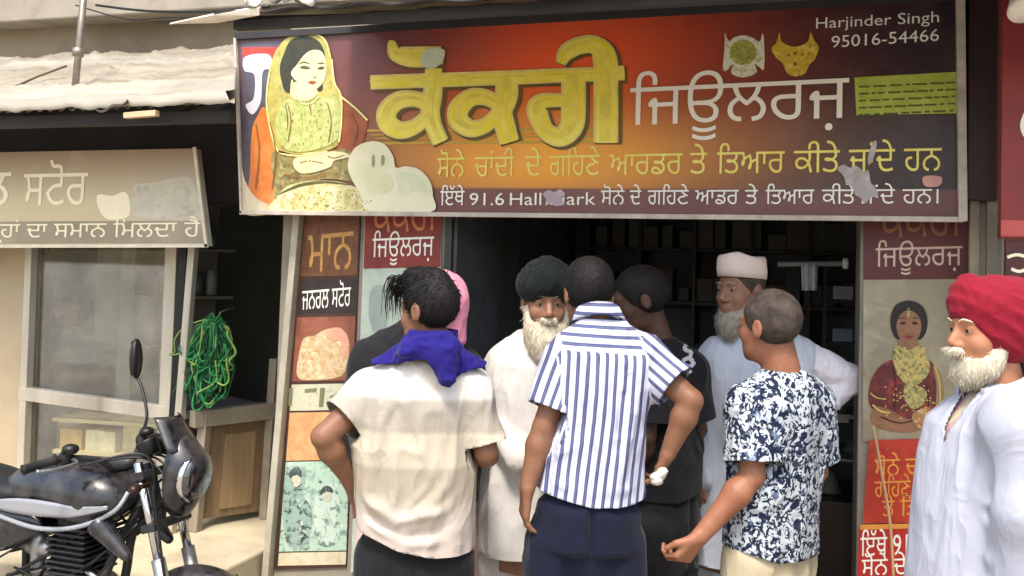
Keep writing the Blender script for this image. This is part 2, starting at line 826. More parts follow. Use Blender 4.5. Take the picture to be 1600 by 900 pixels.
# ================================================================== SETTING
M_plaster = plain('beige plaster', (140, 127, 107), 0.85, var=0.15, scale=3, bump=0.25, bscale=40, dirt=(96, 84, 70), dirt_amt=0.6)
M_conc = plain('concrete', (150, 142, 128), 0.9, var=0.15, scale=4, bump=0.3, bscale=55, dirt=(88, 80, 68), dirt_amt=0.5)
M_floor = plain('dusty floor', (190, 178, 150), 0.8, var=0.15, scale=5, bump=0.15, dirt=(130, 118, 96), dirt_amt=0.5)
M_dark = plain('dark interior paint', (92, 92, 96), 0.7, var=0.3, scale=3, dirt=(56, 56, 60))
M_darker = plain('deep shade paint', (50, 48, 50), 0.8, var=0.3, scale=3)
M_alu = plain('aluminium section', (188, 181, 166), 0.42, 0.35, var=0.1, scale=7, dirt=(110, 100, 84), dirt_amt=0.7, stretch=(1, 1, 0.3))
M_ply = plain('brown plywood', (128, 106, 78), 0.6, var=0.2, scale=5, stretch=(6, 6, 0.7), dirt=(90, 68, 46))
M_black = plain('black plastic', (20, 20, 22), 0.4)
M_steel = plain('galvanised pipe', (140, 132, 120), 0.45, 0.7, scale=20, dirt=(96, 76, 56))

# ground
V, F = sheet(lambda u, v: (-120 + 240 * u, -120 + 240 * v, 0), 1, 1)
g = NT('street surface')
g.set(0.9)
c = g.mix(g.ramp(g.noise(1.2, detail=8), 0.3, 0.7), lin((132, 124, 110)), lin((168, 158, 140)))
c = g.mix(g.math('MULTIPLY', g.ramp(g.noise(14, detail=6), 0.5, 0.75), 0.5), c, lin((96, 90, 80)))
g.base(c)
g.bump(g.noise(90, detail=4), 0.4, 0.005)
tag(link_mesh('street', V, F, g.m, origin=(0, 0, 0)), kind='structure')

XL = P(430, 600, 4.05)[0]      # left edge of the pillar between the shops
XM = P(703, 500, 4.05)[0]      # left side of the jewellery opening
XR = P(1343, 500, 4.05)[0]     # right side of the opening
XE = P(1560, 400, 4.05)[0]
tag(MB().box(-6, XL - 0.02, 3.44, 7.2, -0.02, 0.28).build('plinth', M_floor, bevel=0.012), kind='structure')
tag(MB().box(XL - 0.02, XE + 2.5, 3.78, 7.2, -0.02, 0.15).build('step', M_conc, bevel=0.012), kind='structure')

# ---------------- building over the shops
bld = thing('shop_building', (XM, 4.4, 0.15), 'beige plastered building carrying the row of shops, its upper wall seen above the pale awning', 'building')
MB().box(-6, XM - 0.2, 4.62, 4.85, 2.62, 6.5).build('upper_wall', M_plaster, bld)
MB().box(XM - 0.19, XE + 3, 4.62, 4.85, 2.9, 6.5).build('upper_wall', M_plaster, bld)
MB().box(-6, XE + 3, 4.44, 4.615, 3.02, 3.2).build('ledge', M_conc, bld, bevel=0.01)
MB().box(XM - 0.01, XE + 2.4, 4.12, 4.4, 2.05, 2.84).build('lintel', M_dark, bld)
MB().box(XL, XM, 4.06, 4.6, 0.15, 2.84).build('pillar', M_conc, bld, bevel=0.006)
MB().box(XR, XE + 0.02, 4.06, 4.6, 0.15, 2.049).build('pillar', M_conc, bld, bevel=0.006)
MB().box(XM + 0.004, XM + 0.02, 4.055, 4.62, 0.15, 2.045).build('pillar_trim_and_shade', M_dark, bld)  # dark sheet added over the lit inner pillar face to keep it dark
MB().box(XM - 0.03, XM + 0.003, 4.03, 4.055, 0.15, 2.6).build('pillar_trim_and_shade', plain('dark green trim', (52, 56, 50), 0.5), bld)
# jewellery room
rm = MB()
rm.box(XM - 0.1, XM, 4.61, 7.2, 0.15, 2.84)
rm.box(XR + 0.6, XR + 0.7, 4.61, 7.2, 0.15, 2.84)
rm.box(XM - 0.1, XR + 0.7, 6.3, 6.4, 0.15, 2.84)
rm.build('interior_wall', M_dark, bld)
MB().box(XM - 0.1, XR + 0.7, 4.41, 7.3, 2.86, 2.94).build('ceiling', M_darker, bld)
# general store room
MB().box(-6, XL + 0.0, 7.21, 7.3, 0.28, 2.6).box(-6.1, -6.0, 4.3, 7.3, 0.28, 2.6).build('interior_wall', plain('store wall paint', (176, 178, 164), 0.8, scale=2), bld)
MB().box(-6, XL - 0.001, 4.3, 7.3, 2.62, 2.7).build('ceiling', M_darker, bld)
MB().box(XL, XM - 0.1, 4.61, 7.2, 0.15, 2.6).build('party_wall', M_dark, bld)

# ---------------- general store front
Yw = 4.2
st = thing('store_front', P(40, 760, Yw), 'cream general store front with aluminium window under the beige signboard', 'shop front')


def quad_slab(name, px, Y, mat, parent, t=0.04, layer=0, bevel=0.003):
    q = [P(x, y, Y) for x, y in px]
    return MB().hexa(q[::-1], (0, t, 0)).build(name, mat, parent, bevel=bevel)


M_cream = plain('cream wall paint', (172, 155, 128), 0.7, var=0.1, scale=3, dirt=(150, 130, 100), dirt_amt=0.5)
zb = 0.28


def down(px, py, Y, z):
    p = P(px, py, Y)
    p[2] = z
    return p


wl = [P(-420, 330, Yw), P(46, 330, Yw), P(31, 740, Yw), P(-420, 740, Yw)]
a = MB().hexa([wl[0], wl[1], wl[2], wl[3]][::-1], (0, 0.1, 0))
b_ = wl[2].copy(); b_[2] = zb
c_ = wl[3].copy(); c_[2] = zb
a.hexa([wl[3], wl[2], b_, c_][::-1], (0, 0.1, 0))
a.build('wall', M_cream, st, bevel=0.003)
# lintel over window, the awning's shade put in as dark paint
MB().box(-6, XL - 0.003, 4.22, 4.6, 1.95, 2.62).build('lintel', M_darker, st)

win = MB()
win.bar(P(52, 330, Yw - 0.01), P(36, 742, Yw - 0.01), 0.045, 0.05, (0, 1, 0))
win.bar(P(274, 330, Yw - 0.01), P(257, 742, Yw - 0.01), 0.07, 0.05, (0, 1, 0))
win.bar(P(34, 614, Yw - 0.012), P(274, 646, Yw - 0.012), 0.052, 0.07, (0, 0, 1))
win.bar(P(36, 752, Yw - 0.012), P(258, 764, Yw - 0.012), 0.05, 0.09, (0, 0, 1))
wo = win.build('window', M_alu, st, bevel=0.004)
G = glass_mat('shop glass', (250, 252, 248), 0.38)
MB().hexa([P(55, 330, Yw + 0.012), P(40, 612, Yw + 0.012), P(262, 640, Yw + 0.012), P(274, 330, Yw + 0.012)], (0, 0.005, 0)).build('pane', G, wo)
MB().hexa([P(40, 622, Yw + 0.013), P(36, 745, Yw + 0.013), P(258, 760, Yw + 0.013), P(262, 650, Yw + 0.013)], (0, 0.005, 0)).build('pane', G, wo)
lo_ = [P(-420, 762, Yw), P(262, 768, Yw)]
a = MB().hexa([lo_[0], lo_[1], np.array([lo_[1][0], Yw, zb]), np.array([lo_[0][0], Yw, zb])][::-1], (0, 0.09, 0))
a.build('lower_wall', M_cream, st, bevel=0.003)

# inside the store window: dark door edge, added pale cupboard, shelves with stock
M_stock = plain('cream cartons', (226, 206, 160), 0.7, var=0.12, scale=6)
Yc = 4.27
t_ = thing('shelf_unit', P(150, 760, 4.3), 'low cream shelf unit with cartons behind the lower window pane', 'shelf')
m = MB()
for y in (652, 702, 748):
    m.hexa([P(82, y, Yc), P(268, y + 12, Yc), P(268, y + 18, Yc), P(82, y + 6, Yc)][::-1], (0, 0.24, 0))
m.build('shelf', M_stock, t_)
x0, x1 = P(84, 700, 4.5)[0], P(268, 700, 4.5)[0]
MB().box(x0, x1, 4.52, 4.55, 0.28, P(150, 654, 4.5)[2]).build('back_panel', M_stock, t_)
lab = ['small ochre carton, leftmost on the upper window shelf', 'pale cream carton in the middle of the upper window shelf', 'tan carton, rightmost on the upper window shelf', 'pale carton, left one on the lower window shelf', 'tan carton, right one on the lower window shelf']
for i, (xa, xb, ya, yb, cc) in enumerate([(92, 128, 672, 704, (196, 160, 90)), (132, 180, 676, 708, (226, 214, 180)), (190, 226, 668, 712, (190, 172, 120)), (96, 150, 722, 751, (226, 214, 180)), (160, 215, 726, 758, (190, 164, 116))]):
    p0, p1 = P(xa, yb, Yc + .02), P(xb, ya, Yc + .02)
    o = MB().box(p0[0], p1[0], Yc + .02, Yc + .2, p0[2] + 0.004, p1[2]).build('carton', plain('carton %d' % i, cc, 0.7, var=.25, scale=14), bevel=0.004)
    tag(o, lab[i], 'carton', 'cartons on the store shelves')
x0, x1 = P(30, 600, 4.4)[0], P(76, 600, 4.4)[0]
tag(MB().box(x0, x1, 4.36, 4.41, 0.28, 1.9).build('door_leaf', plain('dark green door paint', (52, 54, 48), 0.5), bevel=0.004), 'dark green door leaf standing open behind the left edge of the window', 'door')
cb = thing('reflection_cabinet', P(185, 620, 4.9), 'tall pale green cabinet added behind the general store window in place of a bright street reflection', 'cabinet')  # pale cabinet added to brighten the pane where the street reflects
x0, x1 = P(146, 500, 4.95)[0], P(224, 500, 4.95)[0]
M_lam = plain('pale green laminate', (206, 214, 196), 0.5, var=0.1, scale=3)
MB().box(x0, x1, 4.95, 5.3, 0.28, 2.1).build('body', M_lam, cb, bevel=0.01)
MB().box((x0 + x1) / 2 + 0.02, x1 - 0.03, 4.925, 4.948, 0.5, 2.05).build('door', plain('door laminate', (232, 234, 224), 0.4), cb, bevel=0.006)
x0, x1 = P(226, 500, 4.62)[0], P(268, 500, 4.62)[0]
rk = thing('stock_rack', (x0, 4.62, 0.28), 'wire rack of mixed packets behind the right side of the window', 'rack')
m = MB()
ZS = (0.98, 1.17, 1.36, 1.55)
for z in ZS + (1.74,):
    m.box(x0, x1, 4.62, 4.85, z, z + 0.012)
for x in (x0, x1):
    m.box(x - 0.012, x + 0.012, 4.61, 4.635, 0.28, 1.8)
m.build('frame', M_steel, rk)
for k in range(16):
    z = ZS[k // 4] + 0.014
    xx = x0 + 0.01 + (k % 4) * (x1 - x0) / 4
    MB().box(xx, xx + (x1 - x0) / 5, 4.63, 4.75, z, z + RNG.uniform(0.08, 0.15)).build('packet', plain('packet %d' % (k % 5), [(190, 170, 120), (120, 110, 80), (200, 196, 180), (150, 90, 60), (90, 110, 90)][k % 5], 0.5), rk, bevel=0.005)
bn = MB().box(P(66, 560, 4.7)[0], P(140, 560, 4.7)[0], 4.66, 4.9, 0.28, P(100, 572, 4.7)[2]).build('counter', plain('brown counter', (110, 88, 66), .5, scale=5), bevel=.008)
tag(bn, 'brown counter in front of the added man behind the window glass', 'counter')

# post and showcase beside the window
po = MB().bar(P(303, 380, 4.1), down(268, 800, 4.1, 0.28), 0.04, 0.04, (0, 1, 0)).build('post', M_alu, bevel=0.004)
tag(po, 'thin pale aluminium post at the corner of the general store window', 'post')
po = MB().bar(P(289, 380, 4.17), down(262, 800, 4.17, 0.28), 0.045, 0.03, (0, 1, 0)).build('post', M_black, bevel=0.004)  # black strip added where only a dark gap shows
tag(po, 'dark strip added for the dark gap between the window frame and the pale corner post', 'post')

sA, sB = P(304, 655, 4.15), P(428, 641, 4.55)


def PV(px, py, off=0.0):
    n = nrm(np.cross(sB * [1, 1, 0] - sA * [1, 1, 0], (0, 0, 1)))
    r = ray(px, py)
    t = ((sA - CAM) @ n + off) / (r @ n)
    return CAM + r * t


sn = nrm(np.cross((sB - sA) * [1, 1, 0], (0, 0, 1)))
if sn[1] < 0:
    sn = -sn
sc_ = thing('showcase', P(330, 830, 4.2), 'brown plywood fronted display counter standing between the window and the poster pillar', 'display counter')
m = MB()
m.bar(PV(300, 655), PV(432, 640), 0.06, 0.085, (0, 0, 1))
m.bar(PV(322, 640), np.append(PV(306, 800)[:2], 0.28), 0.05, 0.05, (0, 1, 0))
m.bar(PV(430, 560), np.append(PV(414, 800)[:2], 0.28), 0.045, 0.05, (0, 1, 0))
m.build('frame', plain('grey painted frame', (150, 140, 122), 0.5, scale=8, dirt=(100, 90, 74)), sc_, bevel=0.004)
q = [PV(318, 668), PV(426, 655), PV(414, 800), PV(304, 815)]
MB().hexa([p + sn * 0.03 for p in q][::-1], sn * 0.02).build('front_panel', M_ply, sc_)
q = [PV(356, 680), PV(404, 674), PV(396, 790), PV(346, 797)]
MB().hexa([p + sn * 0.022 for p in q][::-1], sn * 0.007).build('raised_panel', plain('lighter plywood', (146, 122, 90), 0.6, var=0.15, scale=5, stretch=(6, 6, 0.7)), sc_)
q = [PV(300, 650) + sn * 0.04, PV(432, 636) + sn * 0.04]
MB().hexa([q[0], q[1], q[1] + sn * 0.5, q[0] + sn * 0.5], (0, 0, -0.02)).build('counter_top', M_dark, sc_)

# ---------------- awning of the general store
aw = thing('awning', P(60, 172, 3.42), 'sunlit corrugated awning under crumpled pale plastic over the general store', 'awning')
Aw0, Aw1 = np.array([-5.2, 3.42, 2.28]), np.array([P(372, 160, 3.42)[0], 3.42, 2.30])


def awp(u, v, lift=0.0):
    y = 3.42 + 1.2 * v
    x = Aw0[0] + (P(368, 130, y)[0] - Aw0[0]) * u
    return np.array([x, y, 2.285 + 0.02 * u + 0.53 * v + lift])


V, F = sheet(lambda u, v: awp(u, v, 0.009 * math.sin(u * 300) * (1 if u < .86 else .3)), 420, 4)
solid(link_mesh('corrugated_sheet', V, F, plain('rusty zinc sheet', (150, 138, 118), 0.5, 0.4, scale=6, dirt=(100, 66, 40)), aw, smooth=True), 0.003)
nz = lambda a, b, s: vnoise(np.array([[a, b, 0.0]]), s)[0]


def tarp(u, v):
    p = awp(u, 0.0 + 0.98 * v)
    x = u * 14
    warp = 0.10 * (nz(x * .8, 1.3, 21) - .5) + 0.05 * (nz(x * 2.3, 4.1, 22) - .5)
    h = 0.035
    for k, (v0, am, wd) in enumerate(((.16, .050, .05), (.34, .032, .03), (.50, .060, .06), (.66, .030, .03), (.84, .055, .05))):
        q = (v + warp * (1 + .4 * k) - v0) / wd
        h += .38 * am * (.35 + nz(x * 1.1, k * 7.7, 30 + k)) * math.exp(-q * q)
    h += 0.014 * (1 - abs(2 * nz(x * 1.6 + 2 * v, v * 2.4, 2) - 1)) ** 2 + 0.008 * (1 - abs(2 * nz(x * 5 - 4 * v, v * 7, 4) - 1)) ** 2
    p[2] += h * min(1, 0.3 + min(v, 1 - v) * 6)
    if v < 0.06 and u > .45:                      # the loose edge droops over the front
        k = (0.06 - v) / 0.06
        p[1] = 3.408 - .018 * k
        p[2] -= (.012 + .016 * nz(x * 4, 0.5, 9)) * k
    return p


V, F = sheet(tarp, 220, 44)
solid(link_mesh('plastic_sheet', V, F, plain('weathered plastic sheet', (154, 148, 134), 0.45, var=0.28, scale=2.2, dirt=(104, 88, 64), dirt_amt=0.75, stretch=(0.5, 3, 3)), aw, smooth=True), 0.002)
m = MB()
m.bar((-5.2, 3.5, 2.25), (P(364, 170, 3.5)[0], 3.5, 2.26), 0.05, 0.05)
for x in (-4.6, -3.6, -2.7):
    m.bar((x, 3.5, 2.25), (x, 4.6, 2.7), 0.04, 0.04)
m.build('batten', M_darker, aw)
V, F = sheet(lambda u, v: P(150 + 50 * u, 170 - 16 * u ** 2 + (2 + 12 * u * (1 - u)) * v + 3 * math.sin(u * 9), 3.40 - 0.03 * v), 14, 3)
solid(link_mesh('torn_flap', V, F, plain('torn dark sacking', (60, 50, 40), 0.9), aw, smooth=True), 0.004)
MB().bar(P(196, 181, 3.40), P(246, 177, 3.40), 0.03, 0.025).build('plank_end', plain('pale timber', (190, 165, 130), 0.7), aw, bevel=0.002)

rod = MB().tube([P(135, -60, 3.62), P(125, 60, 3.60), P(114, 168, 3.58)], 0.016, 10)
rod.lathe(P(122, 82, 3.60), nrm(P(114, 168, 3.58) - P(135, -60, 3.62)), [(-0.02, 0.017), (-0.018, 0.026), (0.018, 0.026), (0.02, 0.017)], 12)
tag(rod.build('pipe', M_steel, smooth=True), 'thin upright grey pipe with a coupling rising from the pale awning', 'pipe')
tag(MB().tube([P(18, 138, 3.7), P(60, 119, 3.75), P(104, 103, 3.8)], 0.006, 6).build('stick', plain('dark stick', (90, 78, 60), 0.8), smooth=True), 'short dark stick lying slantwise on the awning left of the pipe', 'stick')
w = [P(150, 8, 4.3), P(230, 17, 4.25), P(330, 18, 4.2), P(420, 10, 4.1)]
tag(MB().tube(list(catmull(w, 6, False)), 0.007, 6).build('cable', M_black, smooth=True), 'black cable sagging along the upper wall', 'cable')
tag(MB().tube(list(catmull([P(118, 8, 4.35), P(200, 30, 4.4), P(270, 27, 4.4), P(360, 34, 4.4)], 6, False)), 0.004, 6).build('cable', M_black, smooth=True), 'thin cable below the black one on the upper wall', 'cable')

def blotch(name, base, spots, rough=0.5):
    "printed picture: patches of ink over a base"
    t = NT(name)
    t.set(rough)
    c = lin(base)
    for k, (col, sc, lo, hi) in enumerate(spots):
        nd = t.noise(sc, detail=5, dist=0.8, stretch=(1 + 0.1 * k, 1, 1.05 + 0.07 * k))
        c = t.mix(t.ramp(nd, lo, hi), c, lin(col))
    t.base(c)
    return t.m




# ---------------- general store signboard
Ys = 3.9
sb = thing('signboard', P(160, 385, Ys), 'faded beige general store signboard with white lettering hanging under the awning', 'sign')
sbm = NT('faded store sign print')
sbm.set(0.45)
o_ = sbm.obj()
sep = sbm.n('SeparateXYZ')
sbm.l(o_, sep.inputs[0])
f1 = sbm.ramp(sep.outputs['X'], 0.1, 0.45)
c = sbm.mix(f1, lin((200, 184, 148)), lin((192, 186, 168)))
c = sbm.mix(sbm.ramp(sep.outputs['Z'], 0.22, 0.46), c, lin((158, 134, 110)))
n_ = sbm.noise(4, detail=5)
c = sbm.mix(sbm.math('MULTIPLY', sbm.ramp(n_, 0.5, 0.75), 0.4), c, lin((204, 196, 166)))
sbm.base(c)
q = [(-420, 246), (304, 232), (322, 384), (-420, 386)]
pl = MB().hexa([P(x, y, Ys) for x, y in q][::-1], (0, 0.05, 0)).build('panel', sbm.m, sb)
MB().hexa([P(x, y, Ys - 0.002) for x, y in [(-420, 348), (318, 345), (321.5, 380), (-420, 381)]][::-1], (0, 0.001, 0)).build('strip', plain('grey brown strip', (150, 140, 118), 0.5, scale=4), sb)
m = MB()
m.bar(P(-420, 386, Ys - 0.006), P(325, 384, Ys - 0.006), 0.012, 0.016)
m.bar(P(304, 230, Ys - 0.006), P(323, 386, Ys - 0.006), 0.016, 0.012, (0, 1, 0))
m.build('frame', plain('pale sign frame', (214, 204, 180), 0.5), sb)
M_white = plain('white sign ink', (244, 240, 228), 0.5, var=0.04)
M_whitew = plain('warm white ink', (240, 228, 196), 0.5, var=0.05)
print_text('lettering', 'ਜਨਰਲ', (-190, 324), (16, 321), 44, M_whitew, Ys, 2, sb, 0.02)
print_text('lettering', 'ਸਟੋਰ', (36, 321), (136, 320), 44, M_whitew, Ys, 2, sb, 0.02)
print_text('lettering', 'ਇੱਥੇ ਹਰ ਤਰ੍ਹਾਂ ਦਾ ਸਮਾਨ ਿਮਲਦਾ ਹੈ', (-150, 372), (313, 370), 18, M_whitew, Ys, 3, sb, 0.01)
M_pale = blotch('pale print shape', (190, 183, 162), [((206, 200, 180), 5, .4, .65), ((160, 152, 130), 9, .55, .75)])
print_polys('picture', [[(152, 305), (176, 306), (196, 300), (204, 322), (198, 340), (170, 343), (156, 330)]], M_whitew, Ys, 1, sb)
print_polys('picture', [[(208, 292), (240, 285), (290, 276), (304, 290), (310, 330), (270, 340), (225, 340), (208, 330)]], M_pale, Ys, 1, sb)

# ---------------- pillar with posters
Yp = 4.05
ed = MB().bar(P(470, 300, Yp - 0.02), down(418, 880, Yp - 0.02, 0.15), 0.035, 0.05, (0, 1, 0)).build('edge_strip', plain('pale painted edge', (176, 168, 150), 0.6, scale=6, dirt=(110, 100, 84)), bevel=0.003)
tag(ed, 'pale upright edge strip on the left side of the poster pillar', 'trim')
pb = thing('poster_board', P(490, 885, Yp), 'tall general store poster board of brown, red and orange panels with pictures', 'poster')


def edge_x(y, xa, xb):
    return xa + (xb - xa) * (y - 340) / 545.0


def panel(name, y0, y1, mat, xl=(476, 434), xr=(561, 540), layer=1, Y=Yp, parent=None, t=0.004):
    L, Rr = lambda y: edge_x(y, *xl), lambda y: edge_x(y, *xr)
    q = [(L(y0), y0), (Rr(y0), y0 - 2), (Rr(y1), y1 - 2), (L(y1), y1)]
    return MB().hexa([P(x, y, Y - layer * LAYER) for x, y in q][::-1], (0, 0.001, 0)).build(name, mat, parent)


q = [(470, 320), (564, 318), (541, 886), (428, 890)]
MB().hexa([P(x, y, Yp) for x, y in q][::-1], (0, 0.009, 0)).build('board', plain('dark board', (66, 46, 36), 0.6), pb)


panel('print', 322, 432, blotch('brown gold print', (120, 72, 38), [((90, 52, 30), 14, 0.45, 0.7), ((150, 96, 46), 24, 0.55, 0.8)]), parent=pb)
panel('print', 438, 490, blotch('black brown print', (48, 34, 30), [((30, 22, 22), 12, 0.4, 0.7)]), parent=pb)
panel('print', 496, 596, blotch('red brown print', (150, 88, 66), [((120, 62, 48), 10, 0.4, 0.7)]), parent=pb)
panel('print', 601, 642, blotch('cream print', (200, 196, 168), [((140, 160, 130), 26, 0.55, 0.7)]), parent=pb)
panel('print', 645, 720, blotch('orange print', (206, 150, 100), [((222, 176, 120), 12, 0.4, 0.7), ((196, 120, 80), 18, 0.55, 0.8)]), parent=pb)
panel('print', 722, 862, blotch('mint picture', (180, 206, 184), [((120, 150, 140), 16, 0.5, 0.62), ((60, 78, 74), 20, 0.58, 0.68), ((224, 230, 214), 12, 0.58, 0.7)]), parent=pb)
panel('print', 864, 884, blotch('cream strip', (216, 206, 176), [((190, 180, 150), 12, 0.4, 0.7)]), parent=pb)
M_gold = blotch('dull gold ink', (196, 142, 72), [((226, 180, 104), 20, 0.45, 0.7)])
print_text('lettering', 'ਮਾਨ', (480, 426), (551, 420), 52, M_gold, Yp, 3, pb, 0.02)
print_text('lettering', 'ਜਨਰਲ ਸਟੋਰ', (472, 484), (548, 478), 26, M_white, Yp, 3, pb, 0.015)
print_polys('picture', [[(466, 560), (474, 530), (492, 524), (506, 516), (530, 512), (544, 528), (544, 560), (532, 588), (480, 594), (464, 586)]], blotch('packet picture', (206, 176, 136), [((190, 150, 100), 30, 0.45, 0.6), ((226, 210, 170), 40, 0.5, 0.65), ((120, 110, 60), 34, 0.66, 0.72)]), Yp, 2, pb)
print_polys('picture', [[(510, 520), (530, 514), (543, 530), (542, 552), (534, 560), (532, 534), (516, 530)]], plain('pink ink', (226, 160, 132), 0.5), Yp, 3, pb)
print_polys('picture', [[(446, 742), (462, 728), (478, 740), (474, 772), (488, 800), (480, 846), (450, 852), (442, 800)]], blotch('figure ink', (150, 176, 164), [((60, 74, 72), 24, 0.5, 0.6), ((222, 226, 210), 20, 0.6, 0.66)]), Yp, 2, pb)
print_polys('picture', [[(496, 770), (516, 756), (530, 778), (528, 846), (496, 850), (490, 810)]], blotch('figure ink two', (196, 214, 196), [((110, 136, 128), 24, 0.5, 0.6)]), Yp, 2, pb)
print_polys('picture', [[(451, 742), (457, 733), (466, 731), (472, 738), (470, 746), (463, 742), (456, 748)], [(500, 768), (508, 759), (518, 762), (520, 770), (510, 768), (503, 774)]], blotch('hair print', (66, 76, 74), [((110, 124, 118), 30, .5, .65)]), Yp, 3, pb)
print_polys('picture', [[(456, 746), (464, 743), (470, 748), (468, 758), (460, 760)], [(503, 773), (511, 769), (518, 773), (515, 782), (507, 783)]], blotch('pale face print', (206, 200, 178), [((176, 180, 160), 30, .5, .65)]), Yp, 3.5, pb)
print_polys('lettering', [ccw(r) for r in ([(452, 606), (458, 606), (456, 634), (450, 634)], [(476, 608), (496, 606), (494, 612), (476, 614)], [(500, 606), (508, 606), (505, 636), (498, 636)], [(516, 618), (538, 616), (536, 626), (516, 628)])], plain('olive ink', (120, 122, 90), 0.5), Yp, 2, pb, raw=True)

# jewellery poster on the right half of the pillar
jp = thing('poster', P(625, 890, Yp), 'left jewellery poster, maroon header over pale mint, partly behind the man in the cream shirt', 'poster')
M_mar = blotch('maroon print', (140, 42, 30), [((112, 30, 26), 8, 0.4, 0.7)])
M_mint = blotch('pale mint print', (190, 202, 186), [((168, 180, 166), 8, 0.45, 0.7), ((140, 150, 140), 30, 0.62, 0.75)])
MB().hexa([P(x, y, Yp - 0.001) for x, y in [(572, 300), (690, 296), (684, 890), (548, 894)]][::-1], (0, 0.006, 0)).build('board', M_mint, jp)
MB().hexa([P(x, y, Yp - 0.0025) for x, y in [(572, 300), (690, 296), (688, 417), (568, 420)]][::-1], (0, 0.001, 0)).build('header', M_mar, jp)
M_orange = blotch('dull orange ink', (206, 130, 84), [((180, 100, 60), 20, 0.45, 0.7)])
print_text('lettering', 'ਕੋਕਰੀ', (583, 364), (682, 360), 42, M_orange, Yp, 4, jp, 0.02)
print_text('lettering', 'ਿਜਊਲਰਜ਼', (582, 402), (678, 399), 26, M_white, Yp, 4, jp, 0.015)
print_polys('picture', [[(580, 452), (600, 446), (606, 470), (600, 520), (584, 520), (576, 490)]], plain('grey mint ink', (160, 172, 160), 0.5), Yp, 3, jp)

# ---------------- jewellery shop entrance
ds = thing('door', down(745, 600, 4.42, 0.15), 'dark grey open door leaf at the left of the jewellery shop entrance', 'door')
MB().hexa([P(722, 300, 4.42), P(803, 300, 4.9), down(803, 800, 4.9, 0.16), down(722, 800, 4.42, 0.16)][::-1], (0.02, 0.03, 0)).build('leaf', plain('dark grey door', (70, 72, 70), 0.5, scale=3), ds)
MB().box(P(705, 400, 4.2)[0] + 0.012, P(716, 400, 4.2)[0] + 0.012, 4.16, 4.24, 0.15, 2.04).build('frame', plain('dull white trim', (150, 150, 146), 0.5), ds)

ct = thing('counter', down(1100, 880, 4.75, 0.15), 'dim glass topped jewellery counter inside the shop entrance', 'counter')
cx0, cx1 = P(860, 700, 4.75)[0], P(1340, 700, 4.75)[0] + 0.3
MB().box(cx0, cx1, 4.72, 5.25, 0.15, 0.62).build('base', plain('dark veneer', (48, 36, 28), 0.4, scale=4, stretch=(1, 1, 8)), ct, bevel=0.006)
MB().box(cx0, cx1, 4.75, 5.22, 0.98, 1.0).build('glass_top', glass_mat('counter glass', (200, 220, 210)), ct)
m = MB()
for x in (cx0, (cx0 + cx1) / 2, cx1 - 0.02):
    m.box(x, x + 0.02, 4.73, 4.75, 0.62, 1.0)
m.box(cx0, cx1, 4.73, 4.75, 1.001, 1.02)
m.box(cx0, cx1, 4.76, 5.22, 0.80, 0.81)
m.build('frame', M_steel, ct)
for k in range(16):
    x = cx0 + 0.08 + k * (cx1 - cx0 - 0.2) / 16
    z = 0.622 if k % 2 else 0.811
    tag(MB().lathe((x, 4.85 + 0.05 * (k % 3), z), (0, 0, 1), [(0, 0.05), (0.01, 0.055), (0.03, 0.04), (0.06 + 0.02 * (k % 2), 0.03), (0.09 + 0.02 * (k % 2), 0.012), (0.1, 0.0)], 14).build('jewellery_bust', plain('display velvet %d' % (k % 3), [(80, 96, 82), (104, 104, 90), (60, 68, 66)][k % 3], 0.6), smooth=True),
        'small greenish display bust standing in the dim glass counter', 'display', 'display busts in the counter')

bs = thing('back_shelf', ((XM + XR) / 2, 6.2, 1.0), 'dim wall shelves of boxes along the back wall of the jewellery shop', 'shelf')
m = MB()
for z in (1.45, 1.78, 2.11, 2.4):
    m.box(XM + .15, XR + .45, 6.02, 6.29, z, z + .02)
for k in range(7):
    x = XM + .15 + k * (XR + .3 - XM) / 6
    m.box(x, x + .018, 6.0, 6.29, 1.2, 2.42)
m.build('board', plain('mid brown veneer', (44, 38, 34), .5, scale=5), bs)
g_ = np.random.default_rng(77)
for k in range(54):
    z = (1.471, 1.801, 2.131)[k % 3]
    x = XM + .2 + (k // 3) * (XR + .2 - XM) / 18
    MB().box(x, x + g_.uniform(.06, .12), 6.05, 6.2, z, z + g_.uniform(.08, .24)).build('box', plain('goods %d' % (k % 6), [(66, 54, 44), (82, 78, 70), (56, 34, 32), (44, 50, 60), (74, 66, 44), (34, 34, 40)][k % 6], .5), bs, bevel=.004)
rc_ = thing('side_shelf', PV(380, 560) + sn * .5, 'dim shelf of jars and packets in the dark gap behind the display counter', 'shelf')
q0, q1 = PV(306, 560) + sn * .55, PV(440, 545) + sn * .55
m = MB()
for z in (1.15, 1.42, 1.69, 1.96):
    m.hexa([np.array([q0[0], q0[1], z]), np.array([q1[0], q1[1], z]), np.array([q1[0], q1[1], z]) + sn * .2, np.array([q0[0], q0[1], z]) + sn * .2], (0, 0, .015))
m.hexa([np.array([q0[0], q0[1], .28]) + sn * .21, np.array([q1[0], q1[1], .28]) + sn * .21, np.array([q1[0], q1[1], 2.2]) + sn * .21, np.array([q0[0], q0[1], 2.2]) + sn * .21], sn * .02)
m.build('board', plain('grey brown board', (118, 112, 102), .6, scale=4), rc_)
